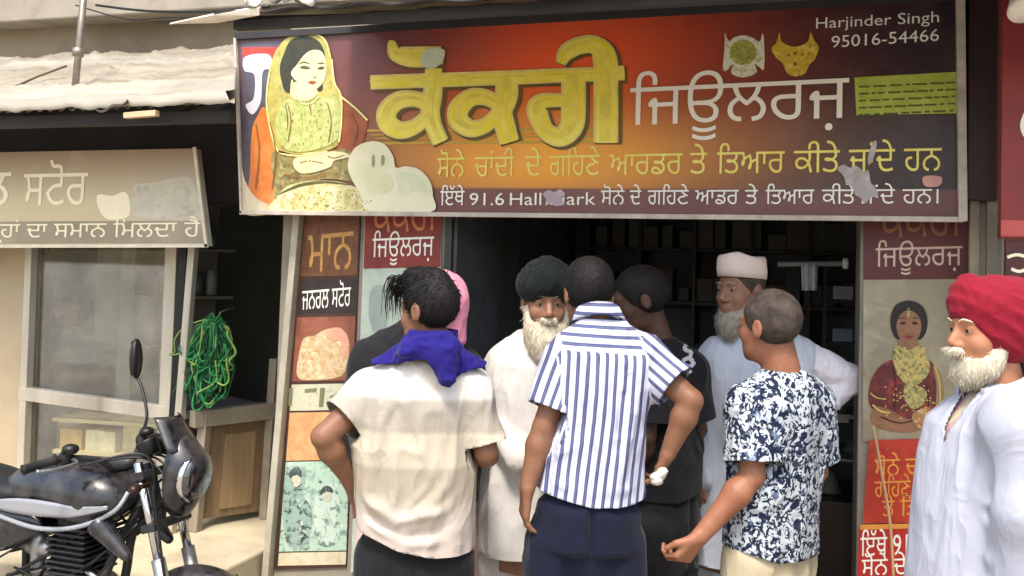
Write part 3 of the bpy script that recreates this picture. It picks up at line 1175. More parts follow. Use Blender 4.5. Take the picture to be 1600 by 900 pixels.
for k in range(20):
    z = (1.167, 1.437, 1.707, 1.977)[k % 4]
    c0 = q0 + (q1 - q0) * (.1 + .8 * (k // 4) / 4.6) + sn * .08
    MB().lathe(np.array([c0[0], c0[1], z]), (0, 0, 1), [(0, .03), (.01, .034), (.09 + .01 * (k % 3), .034), (.10 + .01 * (k % 3), .026), (.125 + .01 * (k % 3), .026), (.126 + .01 * (k % 3), 0)], 12).build('jar', plain('jar %d' % (k % 5), [(120, 110, 90), (90, 70, 50), (130, 130, 120), (70, 84, 70), (110, 60, 46)][k % 5], .35), rc_, smooth=True)

rl = thing('wall_rail', P(1240, 412, 4.6), 'grey rail with round end cap on the dark wall above the printed shirt man', 'rail')
MB().tube([P(1215, 413, 4.6), P(1320, 412, 4.6)], 0.012, 8).build('rail', plain('grey rail paint', (140, 140, 140), 0.5), rl, smooth=True)
MB().lathe(P(1320, 412, 4.6), (1, 0, 0), [(-0.01, 0.012), (-0.008, 0.024), (0.012, 0.026), (0.016, 0.018), (0.017, 0)], 14).build('end_cap', plain('white cap', (220, 220, 224), 0.4), rl, smooth=True)
V, F = sheet(lambda u, v: P(1252 + 26 * u - 3 * v * (u - .5), 412 + 42 * v, 4.585 + 0.015 * math.sin(u * 14)), 20, 6)
tag(solid(link_mesh('hanging_cloth', V, F, plain('off white cloth', (190, 190, 196), 0.8), smooth=True), 0.003), 'small off white cloth hanging from the grey rail', 'cloth')
# dim stock on the shop's right wall
sh = thing('display_shelf', down(1310, 700, 4.95, 0.15), 'dim wall shelf with pale boxes at the right inside the jewellery shop', 'shelf')
x0 = P(1290, 600, 5.3)[0]
m = MB()
for z in (1.08, 1.3, 1.52):
    m.box(x0, x0 + 0.5, 5.3, 5.5, z, z + 0.015)
m.box(x0 + 0.5, x0 + 0.52, 5.28, 5.5, 0.15, 1.75)
m.box(x0 - 0.02, x0, 5.28, 5.5, 0.15, 1.75)
m.build('board', M_darker, sh)
for k in range(9):
    z = (1.096, 1.316, 1.536)[k // 3]
    MB().box(x0 + 0.03 + 0.15 * (k % 3), x0 + 0.13 + 0.15 * (k % 3), 5.31, 5.4, z, z + 0.07 + 0.02 * ((k * 7) % 3)).build('box', plain('pale box %d' % (k % 2), [(150, 150, 160), (110, 120, 130)][k % 2], 0.5), sh, bevel=0.003)

# ---------------- right pillar: bride poster and red notices
Yq = 4.05
bp = thing('poster', P(1425, 685, Yq), 'bride poster in maroon blouse under a dark maroon header on the right pillar', 'poster')
MB().hexa([P(x, y, Yq) for x, y in [(1349, 436), (1516, 436), (1514, 692), (1348, 690)]][::-1], (0, 0.007, 0)).build('board', blotch('bride poster ground', (158, 148, 122), [((136, 126, 104), 5, 0.4, 0.7), ((172, 164, 140), 8, 0.5, 0.7)]), bp)
MB().hexa([P(x, y, Yq - 0.0012) for x, y in [(1350, 300), (1517, 298), (1516, 436), (1349, 437)]][::-1], (0, 0.008, 0)).build('header', blotch('dark maroon print', (92, 30, 30), [((70, 24, 26), 8, 0.4, 0.7)]), bp)
print_text('lettering', 'ਕੋਕਰੀ', (1376, 372), (1502, 368), 44, blotch('dim gold ink', (150, 90, 60), [((110, 60, 44), 20, 0.45, 0.7)]), Yq, 3, bp, 0.02)
print_text('lettering', 'ਿਜਊਲਰਜ਼', (1368, 417), (1503, 414), 26, plain('dim white ink', (206, 180, 160), 0.5), Yq, 3, bp, 0.008)


def bpx(c):
    return [(1320 + x / 1.607, 340 + y / 1.607) for x, y in c]


def bpoly(nm, c, mat, lay, **k):
    return print_polys(nm, [bpx(c)], mat, Yq, lay, bp, **k)


M_sk = blotch('printed skin', (150, 106, 76), [((122, 82, 58), 14, 0.45, 0.7)])
M_hair = plain('printed hair', (36, 28, 26), 0.5)
M_bl = blotch('printed blouse', (98, 34, 34), [((150, 60, 48), 20, 0.5, 0.65), ((86, 28, 30), 12, 0.5, 0.7)])
M_gj = blotch('printed jewels', (150, 140, 84), [((190, 176, 110), 50, 0.45, 0.55), ((84, 100, 60), 40, 0.55, 0.62)])
bpoly('picture', [(96, 372), (120, 356), (150, 350), (190, 350), (222, 368), (232, 420), (226, 490), (200, 520), (120, 510), (108, 470), (90, 440)], M_bl, 2)
bpoly('picture', [(62, 420), (84, 378), (112, 366), (120, 420), (112, 480), (86, 490), (62, 470)], M_bl, 2.5)
bpoly('picture', [(74, 476), (112, 482), (160, 506), (200, 494), (214, 520), (160, 540), (90, 530), (66, 510)], M_sk, 3)
bpoly('picture', [(138, 300), (180, 300), (184, 352), (160, 372), (136, 352)], M_sk, 3)
bpoly('picture', [(160, 208), (190, 218), (206, 245), (206, 280), (190, 306), (160, 300), (132, 306), (117, 280), (116, 245), (130, 218)], M_hair, 3.5)
bpoly('picture', [(160, 232), (182, 244), (192, 268), (188, 294), (174, 314), (160, 320), (146, 314), (134, 294), (130, 268), (140, 244)], M_sk, 4)
bpoly('picture', [(130, 322), (160, 332), (190, 322), (206, 345), (214, 380), (196, 410), (164, 424), (140, 404), (124, 370), (120, 342)], M_gj, 4)
bpoly('picture', [(150, 424), (180, 420), (206, 440), (196, 470), (170, 480), (152, 460)], M_gj, 3.2)
bpoly('picture', [(168, 496), (206, 476), (226, 492), (222, 520), (190, 530)], blotch('printed bangles', (170, 120, 80), [((210, 180, 120), 50, 0.5, 0.6), ((120, 50, 40), 40, 0.55, 0.65)]), 4)
bpoly('picture', [(222, 370), (240, 390), (250, 440), (246, 500), (230, 500), (230, 420)], plain('printed veil', (150, 130, 96), 0.5), 2.2)
M_gl = plain('bright print gold', (206, 180, 100), .5, var=.2, scale=40)
rr_ = random.Random(3)
dots = []
for k in range(46):
    x_, y_ = rr_.uniform(126, 208), rr_.uniform(326, 408)
    if abs(x_ - 164) < 46 - .3 * abs(y_ - 360):
        dots.append([(x_ + 3 * math.cos(a), y_ + 4 * math.sin(a)) for a in np.linspace(0, 2 * math.pi, 7)[:-1]])
for k in range(40):
    x_, y_ = rr_.uniform(100, 228), rr_.uniform(420, 508)
    dots.append([(x_ + 2.4 * math.cos(a), y_ + 2.4 * math.sin(a)) for a in np.linspace(0, 2 * math.pi, 6)[:-1]])
print_polys('picture', [ccw(np.array(bpx(c))) for c in dots], M_gl, Yq, 4.6, bp, raw=True)
gar = []
for off in (0, 16, 32):
    gar += stroke2(bpx([(128 - off * .1, 330 + off), (146, 352 + off * 1.3), (162, 360 + off * 1.5), (180, 352 + off * 1.3), (198 + off * .1, 330 + off)]), 2.4)
gar += stroke2(bpx([(226, 372), (238, 420), (240, 500)]), 2.4) + stroke2(bpx([(70, 470), (90, 486), (114, 490)]), 3) + stroke2(bpx([(64, 440), (80, 452), (104, 456)]), 2)
print_polys('picture', gar, M_gl, Yq, 4.8, bp, raw=True)
sh_ = stroke2(bpx([(120, 372), (128, 420), (124, 480)]), 2.2) + stroke2(bpx([(206, 420), (210, 470), (202, 500)]), 2.2) + stroke2(bpx([(90, 500), (140, 516), (196, 500)]), 2.4)
print_polys('picture', sh_, plain('deep maroon line', (60, 20, 22), .5), Yq, 3.4, bp, raw=True)
M_ink = plain('dark print ink', (44, 28, 24), 0.5)
for c in ([(138, 266), (146, 261), (154, 265), (146, 269)], [(168, 265), (176, 261), (184, 266), (176, 269)], [(134, 255), (144, 250), (154, 254), (144, 253)], [(168, 254), (178, 250), (188, 255), (178, 253)]):
    bpoly('picture', c, M_ink, 5)
bpoly('picture', [(158, 270), (162, 268), (167, 286), (156, 287)], plain('nose shade ink', (150, 104, 76), .5), 5)
bpoly('picture', [(150, 299), (160, 296), (171, 299), (161, 305)], plain('lip ink', (140, 40, 44), 0.5), 5)
bpoly('picture', [(158, 228), (162, 228), (164, 244), (160, 252), (156, 244)], M_gj, 5)

M_red = blotch('red notice', (176, 44, 28), [((198, 74, 36), 6, 0.45, 0.7), ((140, 36, 28), 14, 0.5, 0.75), ((190, 120, 90), 34, .64, .74)])
M_yel = plain('yellow notice ink', (222, 150, 60), 0.5, var=0.2)
rn = thing('notice', P(1400, 818, Yq), 'orange red notice with yellow writing below the bride poster', 'notice')
MB().hexa([P(x, y, Yq - 0.0105) for x, y in [(1358, 688), (1512, 684), (1508, 815), (1348, 818)]][::-1], (0, 0.008, 0)).build('sheet', M_red, rn)
for s_, a_, b_ in (('ਸੋਨੇ ਚਾਂਦੀ ਦੇ', (1366, 742), (1500, 738)), ('ਗਿਹਣੇ ਆਰਡਰ', (1366, 776), (1500, 772)), ('ਤੇ ਿਤਆਰ', (1378, 806), (1490, 802))):
    print_text('lettering', s_, a_, b_, 22, M_yel, Yq, 10, rn, 0.012)
rn = thing('notice', P(1400, 905, Yq), 'red notice with white writing and an orange top edge, lowest on the right pillar', 'notice')
MB().hexa([P(x, y, Yq - 0.0105) for x, y in [(1342, 824), (1508, 820), (1500, 985), (1338, 990)]][::-1], (0, 0.008, 0)).build('sheet', blotch('deep red notice', (178, 34, 26), [((150, 26, 24), 9, 0.5, 0.75)]), rn)
MB().hexa([P(x, y, Yq - 0.0118) for x, y in [(1344, 820), (1508, 816), (1508, 823), (1344, 828)]][::-1], (0, 0.001, 0)).build('top_edge', M_yel, rn)
print_text('lettering', 'ਇੱਥੇ 91.6 Hall', (1344, 868), (1500, 863), 26, M_white, Yq, 10, rn, 0.016)
print_text('lettering', 'ਸੋਨੇ ਦੇ ਗਿਹਣੇ', (1346, 898), (1500, 893), 22, M_white, Yq, 10, rn, 0.012)
cd = catmull([P(1364, 664, 3.96), P(1378, 740, 3.955), P(1391, 820, 3.95), P(1396, 905, 3.95)], 6, False)
tag(MB().tube(list(cd), 0.006, 6).build('string', plain('jute string', (190, 150, 110), 0.8), smooth=True), 'pale string hanging slantwise in front of the red notices', 'string')

# right end posts and neighbour's sign
for i, (xa, xb, cc, Y_) in enumerate([(1522, 1522, (150, 140, 120), 4.0), (1549, 1548, (128, 118, 104), 3.98)]):
    o = MB().bar(P(xa, 290, Y_), down(xb, 800, Y_, 0.15), 0.035, 0.035, (0, 1, 0)).build('post', plain('dull post %d' % i, cc, 0.6, scale=10), bevel=0.003)
    tag(o, ['pale upright post just right of the bride poster', 'greyer upright post below the dark box, beside the maroon sign'][i], 'post')
nb = thing('neighbour_shop', (XE + 1.2, 4.2, 0.15), 'plastered neighbouring shop with a lowered ribbed shutter under the maroon signboard', 'shop front')
m = MB()
m.box(XE + 0.03, XE + 0.30, 4.2, 4.6, 0.15, 2.9)
m.box(XE + 2.3, XE + 3.0, 4.2, 4.6, 0.15, 2.9)
m.box(XE + 0.301, XE + 2.299, 4.2, 4.6, 2.25, 2.9)
m.build('wall', M_plaster, nb, bevel=0.005)
V, F = sheet(lambda u, v: (XE + 0.30 + 2.0 * u, 4.32 + 0.012 * math.sin(v * 190), 0.15 + 2.12 * v), 2, 200)
solid(link_mesh('shutter', V, F, plain('grey shutter steel', (120, 122, 124), .45, .5, scale=6, dirt=(90, 76, 60)), nb, smooth=True), .003)
bx = thing('sign_box', P(1535, 315, 3.96), 'dark maroon box end between the jewellery signboard and the maroon neighbouring sign', 'sign')
MB().hexa([P(x, y, 3.93) for x, y in [(1514, -60), (1561, -60), (1559, 314), (1511, 312)]][::-1], (0, 0.16, 0)).build('box', blotch('dark maroon metal', (58, 30, 30), [((40, 24, 26), 6, 0.4, 0.7), ((84, 44, 42), 9, 0.6, 0.8)]), bx, bevel=0.004)
ns = thing('signboard', P(1590, 370, 3.6), 'maroon neighbouring signboard cut off at the right edge', 'sign')
M_ms = blotch('maroon vinyl', (134, 40, 40), [((112, 32, 34), 5, 0.4, 0.7)])
MB().hexa([P(x, y, 3.6) for x, y in [(1567, -60), (1720, -80), (1720, 376), (1563, 372)]][::-1], (0, 0.06, 0)).build('panel', M_ms, ns, bevel=0.004)
MB().hexa([P(x, y, 3.598) for x, y in [(1564, 344), (1720, 346), (1720, 372), (1564, 368)]][::-1], (0, 0.001, 0)).build('strip', plain('pink edge strip', (190, 84, 80), 0.5), ns)
print_polys('lettering', [[(1606, 172), (1598, 180), (1594, 198), (1600, 214), (1612, 220), (1640, 200), (1630, 178)]], M_white, 3.6, 2, ns)
MB().hexa([P(x, y, 3.62) for x, y in [(1572, 374), (1720, 378), (1720, 480), (1570, 476)]][::-1], (0, 0.03, 0)).build('lower_panel', blotch('dark vinyl', (84, 28, 30), [((60, 24, 26), 5, 0.4, 0.7)]), ns)
print_polys('lettering', stroke2([(1574, 402), (1590, 398), (1612, 404)], 5) + stroke2([(1580, 420), (1594, 424), (1612, 416)], 5), M_whitew, 3.62, 2, ns, raw=True)
lp = thing('lamp', P(1596, 2, 3.5), 'white lamp head at the top right corner above the maroon sign', 'lamp')
MB().lathe(P(1600, 6, 3.5), (0.2, -0.5, -0.8), [(-0.06, 0.02), (-0.03, 0.035), (0.02, 0.06), (0.03, 0.058), (0.03, 0)], 18).build('head', plain('white enamel', (236, 232, 220), 0.3), lp, smooth=True)
MB().tube([P(1600, 0, 3.52), P(1640, -40, 3.6)], 0.012, 8).build('arm', M_steel, lp, smooth=True)

# ================================================================== CANOPY AND MAIN SIGN
cn = thing('canopy', P(800, 10, 2.9), 'dark sheet canopy with a ragged pale edge over the jewellery signboard', 'canopy')
cxa, cxb = P(345, 30, 2.9)[0], XE + 0.9
V, F = sheet(lambda u, v: (cxa + (cxb - cxa) * u, 2.86 + 1.68 * v, 2.515 + 0.46 * v + 0.006 * math.sin(u * 90) + 0.012 * (nz(u * 12, v * 3, 5) - .5)), 120, 8)
solid(link_mesh('roof_sheet', V, F, plain('dark roofing sheet', (52, 46, 46), 0.6, scale=4), cn, smooth=True), 0.008)


def lip(u, v):
    x = cxa + 0.12 + 1.1 * u
    return (x, 2.865 - 0.05 * v + 0.06 * nz(u * 26, v * 3, 6), 2.53 + 0.05 * nz(u * 40, v * 4, 3) + 0.05 * (1 - abs(2 * nz(u * 15, v * 2, 8) - 1)) * (1 - v) - 0.012 * v)


V, F = sheet(lip, 150, 6)
solid(link_mesh('plastic_edge', V, F, plain('crumpled clear plastic', (190, 184, 174), 0.3, var=0.2, scale=20), cn, smooth=True), 0.003)
fl = [P(264, 38, 2.9), P(330, 24, 2.86), P(405, 12, 2.85), P(405, 24, 2.86), P(340, 36, 2.9)]
m = MB()
n0 = np.array([0, 0.012, 0.01])
m.add(fl + [p + n0 for p in fl], [(4, 3, 2, 1, 0), (5, 6, 7, 8, 9)] + [(i, (i + 1) % 5, 5 + (i + 1) % 5, 5 + i) for i in range(5)])
m.build('bent_corner', plain('bare sheet metal', (216, 206, 190), 0.4, 0.2, scale=10), cn)
m = MB()
m.bar((cxa + 0.03, 2.95, 2.495), (cxb, 2.95, 2.495), 0.035, 0.03)
m.bar((cxa + 0.03, 3.6, 2.70), (cxb, 3.6, 2.70), 0.03, 0.03)
for x in (cxa + 0.05, cxa + 1.3, cxa + 2.5):
    m.bar((x, 2.95, 2.515), (x, 4.5, 2.935), 0.035, 0.03)
m.build('frame', M_darker, cn)

Y0 = 3.9
SO = P(378, 330, Y0)
ms = thing('signboard', SO, 'large jewellery signboard with big golden lettering and a seated bride over the shop entrance', 'sign')
t = NT('sign print')
t.set(0.38, 0, 0.4)
sep = t.n('SeparateXYZ')
t.l(t.obj(), sep.inputs[0])
xs, zs = sep.outputs['X'], sep.outputs['Z']


def blob(px, py, rx, ry):
    c = P(px, py, Y0) - SO
    sx, sz = rx / 376, ry / 376
    a = t.math('DIVIDE', t.math('SUBTRACT', xs, float(c[0])), sx)
    b = t.math('DIVIDE', t.math('SUBTRACT', zs, float(c[2])), sz)
    r2 = t.math('ADD', t.math('MULTIPLY', a, a), t.math('MULTIPLY', b, b))
    return t.math('POWER', 2.718, t.math('MULTIPLY', r2, -1.0))


c = t.mix(t.ramp(xs, 0.8, 2.0), lin((92, 64, 66)), lin((40, 33, 41)))
c = t.mix(t.math('MULTIPLY', blob(880, 110, 250, 140), 1.0), c, lin((250, 96, 48)))
c = t.mix(t.math('MULTIPLY', blob(1110, 190, 120, 90), 0.6), c, lin((120, 44, 42)))
c = t.mix(t.math('MULTIPLY', blob(850, 245, 260, 75), 1.0), c, lin((254, 174, 48)))
c = t.mix(t.math('MULTIPLY', blob(650, 60, 120, 70), 0.5), c, lin((70, 52, 64)))
# the maroon strip along the bottom
st_ = t.ramp(zs, 0.118, 0.108)
c = t.mix(t.math('MULTIPLY', st_, 0.92), c, lin((110, 66, 68)))
c = t.mix(t.math('MULTIPLY', t.ramp(t.noise(5, detail=6), 0.45, 0.75), 0.16), c, lin((150, 120, 110)))
t.base(c)
MB().hexa([P(x, y, Y0) for x, y in [(371, 62), (1500, -2), (1504, 344), (378, 330)]][::-1], (0, 0.10, 0)).build('panel', t.m, ms)
m = MB()
m.bar(P(376, 332, Y0 - 0.008), P(1506, 343, Y0 - 0.008), 0.02, 0.02)
m.bar(P(368, 60, Y0 - 0.008), P(378, 334, Y0 - 0.008), 0.012, 0.02, (0, 1, 0))
m.bar(P(1500, -20, Y0 - 0.014), P(1504, 346, Y0 - 0.014), 0.03, 0.04, (0, 1, 0))
MB().bar(P(368, 57, Y0 - 0.008), P(1500, -7, Y0 - 0.008), 0.018, 0.03).build('frame', M_darker, ms)
m.build('frame', plain('pale sign trim', (196, 184, 170), 0.5, scale=14, dirt=(120, 104, 92)), ms, bevel=0.002)


def Q3(c):
    "close-up of the seated bride to photo pixels"
    return [(360 + x / 2.77, 20 + y / 2.77) for x, y in c]


def pic(c, mat, lay, smooth=True, name='picture'):
    return print_polys(name, [Q3(c)], mat, Y0, lay, ms, smooth=smooth)


K = lambda n, c, *s: blotch(n, c, list(s))
M_or = K('orange skirt ink', (212, 118, 52), ((226, 146, 78), 9, 0.45, 0.7), ((184, 92, 48), 16, 0.55, 0.75))
pic([(44, 130), (220, 120), (200, 860), (56, 862)], K('slate ink', (96, 92, 104), ((70, 66, 80), 8, 0.4, 0.7)), 1, False)
pic([(52, 150), (210, 148), (205, 205), (54, 200)], K('red ink', (206, 62, 52), ((190, 90, 80), 12, 0.4, 0.8)), 2, False)
pic([(64, 190), (165, 180), (180, 240), (140, 256), (132, 380), (96, 440), (66, 400), (100, 370), (104, 270), (60, 250)], K('pale blue ink', (206, 208, 216), ((170, 176, 196), 10, 0.5, 0.7)), 3)
pic([(150, 410), (200, 500), (250, 640), (230, 760), (190, 862), (70, 862), (84, 700), (92, 520), (120, 440)], M_or, 4)
pic([(46, 640), (62, 720), (110, 800), (190, 840), (190, 862), (54, 862)], K('pale corner ink', (214, 200, 170), ((190, 160, 130), 10, 0.5, 0.7)), 5)
pic([(470, 362), (540, 420), (592, 468), (580, 540), (545, 610), (490, 600), (460, 560)], K('rust sleeve ink', (164, 88, 50), ((140, 70, 42), 10, 0.45, 0.7)), 4)
M_veil = K('veil ink', (178, 168, 88), ((196, 186, 104), 14, 0.45, 0.6), ((150, 138, 70), 24, 0.55, 0.68))
pic([(300, 84), (370, 88), (415, 120), (438, 200), (446, 300), (476, 356), (478, 470), (470, 560), (420, 596), (300, 612), (200, 606), (168, 500), (152, 380), (172, 230), (220, 130)], M_veil, 5)
pic([(230, 180), (260, 120), (320, 100), (376, 118), (404, 160), (408, 200), (400, 300), (390, 340), (300, 340), (244, 346), (222, 300), (214, 236)], K('hair ink', (58, 58, 40), ((44, 44, 34), 20, 0.4, 0.7)), 6)
M_face = K('face ink', (222, 214, 168), ((206, 196, 146), 14, 0.5, 0.75))
pic([(318, 184), (352, 162), (392, 166), (412, 206), (414, 260), (398, 306), (362, 334), (330, 326), (290, 300), (262, 262), (290, 222)], M_face, 7)
pic([(272, 300), (330, 318), (372, 330), (378, 366), (320, 388), (262, 360)], M_face, 6.5)
M_ol = plain('olive line ink', (92, 88, 50), 0.5)
for cc in ([(300, 236), (322, 228), (346, 240), (322, 244)], [(376, 240), (394, 232), (408, 238), (392, 246)]):
    pic(cc, M_ol, 8)
for cc in ([(294, 222), (318, 210), (346, 222), (318, 217)], [(374, 222), (394, 214), (410, 222), (394, 220)]):
    pic(cc, M_ol, 8)
pic([(360, 244), (368, 270), (374, 282), (360, 284), (356, 280), (364, 270)], plain('face shadow ink', (176, 164, 110), 0.5), 8)
pic([(336, 300), (354, 294), (372, 300), (354, 310)], plain('lip print', (150, 84, 60), 0.5), 8)
M_dress = K('dress ink', (178, 186, 108), ((198, 204, 138), 24, 0.45, 0.6), ((168, 178, 98), 50, 0.56, 0.64), ((214, 198, 120), 12, 0.6, 0.75))
pic([(250, 372), (300, 384), (380, 366), (452, 362), (474, 420), (470, 520), (440, 566), (330, 600), (230, 586), (196, 500), (210, 420)], M_dress, 7)
pic([(180, 604), (300, 616), (420, 600), (500, 590), (540, 640), (580, 730), (400, 720), (250, 790), (180, 862), (190, 760)], K('lap ink', (150, 138, 84), ((110, 96, 58), 16, 0.45, 0.62), ((190, 176, 116), 24, 0.55, 0.7)), 5)
pic([(272, 640), (330, 606), (400, 608), (440, 600), (500, 606), (516, 624), (450, 640), (430, 668), (340, 694), (290, 686)], M_face, 8)
pic([(200, 800), (260, 744), (400, 726), (520, 744), (600, 800), (640, 862), (192, 862)], K('hem ink', (214, 206, 150), ((190, 178, 110), 30, 0.45, 0.6), ((232, 224, 186), 16, 0.5, 0.7)), 8)
M_pot = K('pale gift ink', (234, 228, 196), ((220, 222, 180), 7, 0.45, 0.7))
pic([(612, 556), (668, 570), (704, 620), (716, 670), (760, 664), (820, 680), (864, 730), (876, 790), (868, 862), (610, 862), (560, 780), (516, 700), (510, 640), (544, 580)], M_pot, 9)
pic([(720, 700), (770, 690), (830, 720), (850, 780), (800, 770), (740, 790)], K('pale gift shade', (216, 220, 184), ((226, 226, 196), 8, 0.5, 0.7)), 10)
M_mk = plain('soft grey green ink', (160, 158, 116), .5)
pic([(612, 622), (622, 616), (626, 640), (620, 668), (612, 660)], M_mk, 10)
pic([(654, 620), (664, 616), (668, 640), (660, 662), (652, 656)], M_mk, 10)
pic([(580, 700), (640, 690), (690, 700), (700, 760), (640, 790), (590, 770)], K('gift fold', (222, 220, 180), ((206, 212, 168), 9, .45, .7)), 10)
for cc in ([(200, 790), (300, 740), (420, 728), (540, 748), (470, 742), (400, 738), (300, 754)], [(240, 400), (250, 480), (230, 580), (246, 500)]):
    pic(cc, M_ol, 9)


M_lg = plain('light gold line', (232, 222, 150), .5)
M_dl = plain('dark gold line', (130, 118, 58), .5)
L_ = lambda pts, w: stroke2(Q3(pts), w)
print_polys('picture', L_([(438, 200), (450, 300), (478, 360), (480, 470), (470, 560)], 2.6) + L_([(172, 240), (156, 370), (172, 500), (206, 604)], 2.2) + L_([(300, 88), (366, 92), (410, 122), (434, 196)], 1.8) + L_([(478, 362), (540, 412), (594, 466)], 3.0) + L_([(210, 608), (300, 618), (420, 600)], 2.2), M_lg, Y0, 9, ms, raw=True)
rr = random.Random(11)
dl = []
for k in range(120):
    x, y = rr.uniform(214, 462), rr.uniform(380, 585)
    dl.append([(x, y), (x + rr.uniform(3, 7), y + rr.uniform(-2, 3)), (x + rr.uniform(1, 6), y + rr.uniform(4, 9))])
for k in range(90):
    x, y = rr.uniform(215, 610), rr.uniform(770, 850)
    dl.append([(x, y), (x + rr.uniform(4, 10), y + rr.uniform(-2, 3)), (x + rr.uniform(1, 6), y + rr.uniform(4, 10))])
print_polys('picture', [ccw(np.array(Q3(c))) for c in dl], M_dl, Y0, 9.2, ms, raw=True)
fold = L_([(250, 400), (262, 470), (248, 560)], 1.6) + L_([(420, 390), (436, 470), (424, 560)], 1.6) + L_([(340, 390), (350, 440)], 1.4) + L_([(110, 480), (124, 600), (108, 760)], 2.2) + L_([(170, 470), (196, 600), (180, 760)], 2.0) + L_([(230, 700), (330, 712), (440, 690)], 1.8) + L_([(520, 440), (548, 500), (528, 570)], 1.8) + L_([(300, 650), (340, 640), (400, 650)], 1.2) + L_([(420, 620), (450, 628), (490, 616)], 1.2)
print_polys('picture', fold, plain('print fold line', (140, 96, 50), .5), Y0, 9.4, ms, raw=True)
print_polys('picture', L_([(278, 350), (310, 378), (350, 372), (378, 346)], 2.2) + L_([(286, 366), (316, 396), (356, 388), (384, 362)], 1.6) + L_([(352, 164), (350, 190), (356, 206)], 1.6) + L_([(268, 290), (264, 318), (272, 334)], 2.4) + L_([(330, 606), (336, 640), (330, 690)], 2) + L_([(346, 604), (352, 640), (346, 690)], 1.6), M_lg, Y0, 9.6, ms, raw=True)


def Q4(c):
    return [(560 + x / 3.0, 40 + y / 3.0) for x, y in c]


def big(offset, widen, mat, lay, thin=1.0):
    cs = []
    S = lambda pts, w: cs.extend(stroke2([(x + offset[0], y + offset[1]) for x, y in pts], [(k * thin + widen) for k in w]))
    S([(56, 266), (300, 258), (700, 244), (1000, 232), (1246, 222)], [46, 46, 46, 46, 46])
    S([(352, 200), (352, 260), (346, 330), (336, 400), (352, 470), (385, 545)], [56, 64, 70, 70, 60, 56])
    S([(330, 370), (270, 345), (190, 350), (135, 400), (140, 460), (200, 490), (270, 470), (326, 420)], [50, 54, 64, 72, 72, 62, 50, 44])
    S([(694, 250), (694, 330), (672, 400), (686, 470), (708, 545)], [86, 86, 80, 76, 70])
    S([(656, 366), (590, 335), (520, 340), (468, 395), (474, 450), (530, 482), (600, 464), (650, 415)], [50, 56, 64, 76, 74, 62, 50, 44])
    S([(1008, 236), (1008, 380), (1000, 470), (950, 520), (885, 500), (850, 440), (838, 385), (870, 352), (960, 350)], [94, 94, 90, 74, 64, 70, 80, 52, 40])
    S([(948, 178), (975, 125), (1040, 92), (1110, 92), (1154, 150), (1160, 300), (1160, 548)], [26, 58, 62, 66, 92, 94, 94])
    S([(156, 74), (170, 128), (230, 145), (310, 146), (392, 138)], [12, 46, 72, 76, 62])
    cs2 = [ccw(np.array(Q4(c))) for c in cs]
    return print_polys('lettering', cs2, mat, Y0, lay, ms, raw=True)


M_gd = blotch('gold letter ink', (246, 222, 44), [((250, 236, 110), 5, 0.4, 0.62), ((222, 216, 44), 8, 0.55, 0.75)])
big((12, 9), 34, plain('olive letter shade', (104, 84, 34), 0.5), 4)
big((0, 0), 22, plain('pale gold edge', (232, 212, 120), 0.5), 5)
big((2, 2), 2, M_gd, 6)
big((-4, -6), -34, plain('bright gold ink', (238, 218, 84), 0.4), 7, 0.9)
print_polys('lettering', [Q4([(300, 130), (340, 104), (400, 112), (402, 150), (384, 180), (350, 200), (300, 190), (290, 150)])], blotch('pale glare ink', (206, 214, 190), [((224, 224, 170), 12, 0.45, 0.7)]), Y0, 8, ms)  # pale glare on the vowel sign, painted as colour over the letter
m = []
for k, (yy, ww) in enumerate([(492, 10), (512, 6), (528, 6), (552, 12)]):
    m += stroke2([(40 + 20 * k, yy), (500, yy - 4), (1220, yy - 8)], ww, smooth=False)
print_polys('underline', [ccw(np.array(Q4(c))) for c in m], plain('underline gold', (196, 164, 60), 0.5, var=0.2), Y0, 3, ms, raw=True)

M_yt = blotch('yellow text ink', (244, 228, 120), [((230, 206, 76), 8, 0.45, 0.7)])
print_text('lettering', 'ਿਜਊਲਰਜ਼', (984, 196), (1326, 184), 52, M_white, Y0, 5, ms, 0.05)
for s_, xa, xb in (('ਸੋਨੇ', 683, 726), ('ਚਾਂਦੀ', 741, 804), ('ਦੇ', 820, 846), ('ਗਿਹਣੇ', 858, 937), ('ਆਰਡਰ', 952, 1066), ('ਤੇ', 1078, 1104), ('ਿਤਆਰ', 1120, 1226), ('ਕੀਤੇ', 1240, 1312), ('ਜਾਂਦੇ', 1326, 1398), ('ਹਨ', 1412, 1471)):
    sl = lambda x: 277 - 10 * (x - 683) / 788
    print_text('lettering', s_, (xa, sl(xa)), (xb, sl(xb)), 27 + 5 * (xa - 683) / 788, M_yt, Y0, 4, ms, 0.036)
for s_, xa, xb in (('ਇੱਥੇ', 688, 726), ('91.6', 734, 788), ('Hall Mark', 797, 931), ('ਸੋਨੇ', 939, 976), ('ਦੇ', 984, 1002), ('ਗਿਹਣੇ', 1012, 1076), ('ਆਡਰ', 1086, 1154), ('ਤੇ', 1164, 1184), ('ਿਤਆਰ', 1196, 1272), ('ਕੀਤੇ', 1284, 1336), ('ਜਾਂਦੇ', 1342, 1398), ('ਹਨ।', 1410, 1466)):
    sl = lambda x: 321 - 3 * (x - 688) / 780
    print_text('lettering', s_, (xa, sl(xa)), (xb, sl(xb)), 20, M_white, Y0, 4, ms, 0.03, ref=0.72 if s_[0] in '9H' else None)
print_text('lettering', 'Harjinder Singh', (1275, 45), (1467, 35), 17, M_white, Y0, 4, ms, 0.024, ref=0.7)
print_text('lettering', '95016-54466', (1299, 75), (1467, 64), 19, M_white, Y0, 4, ms, 0.026, ref=0.72)


def Q5(c):
    return [(960 + x / 2.5, y / 2.5) for x, y in c]


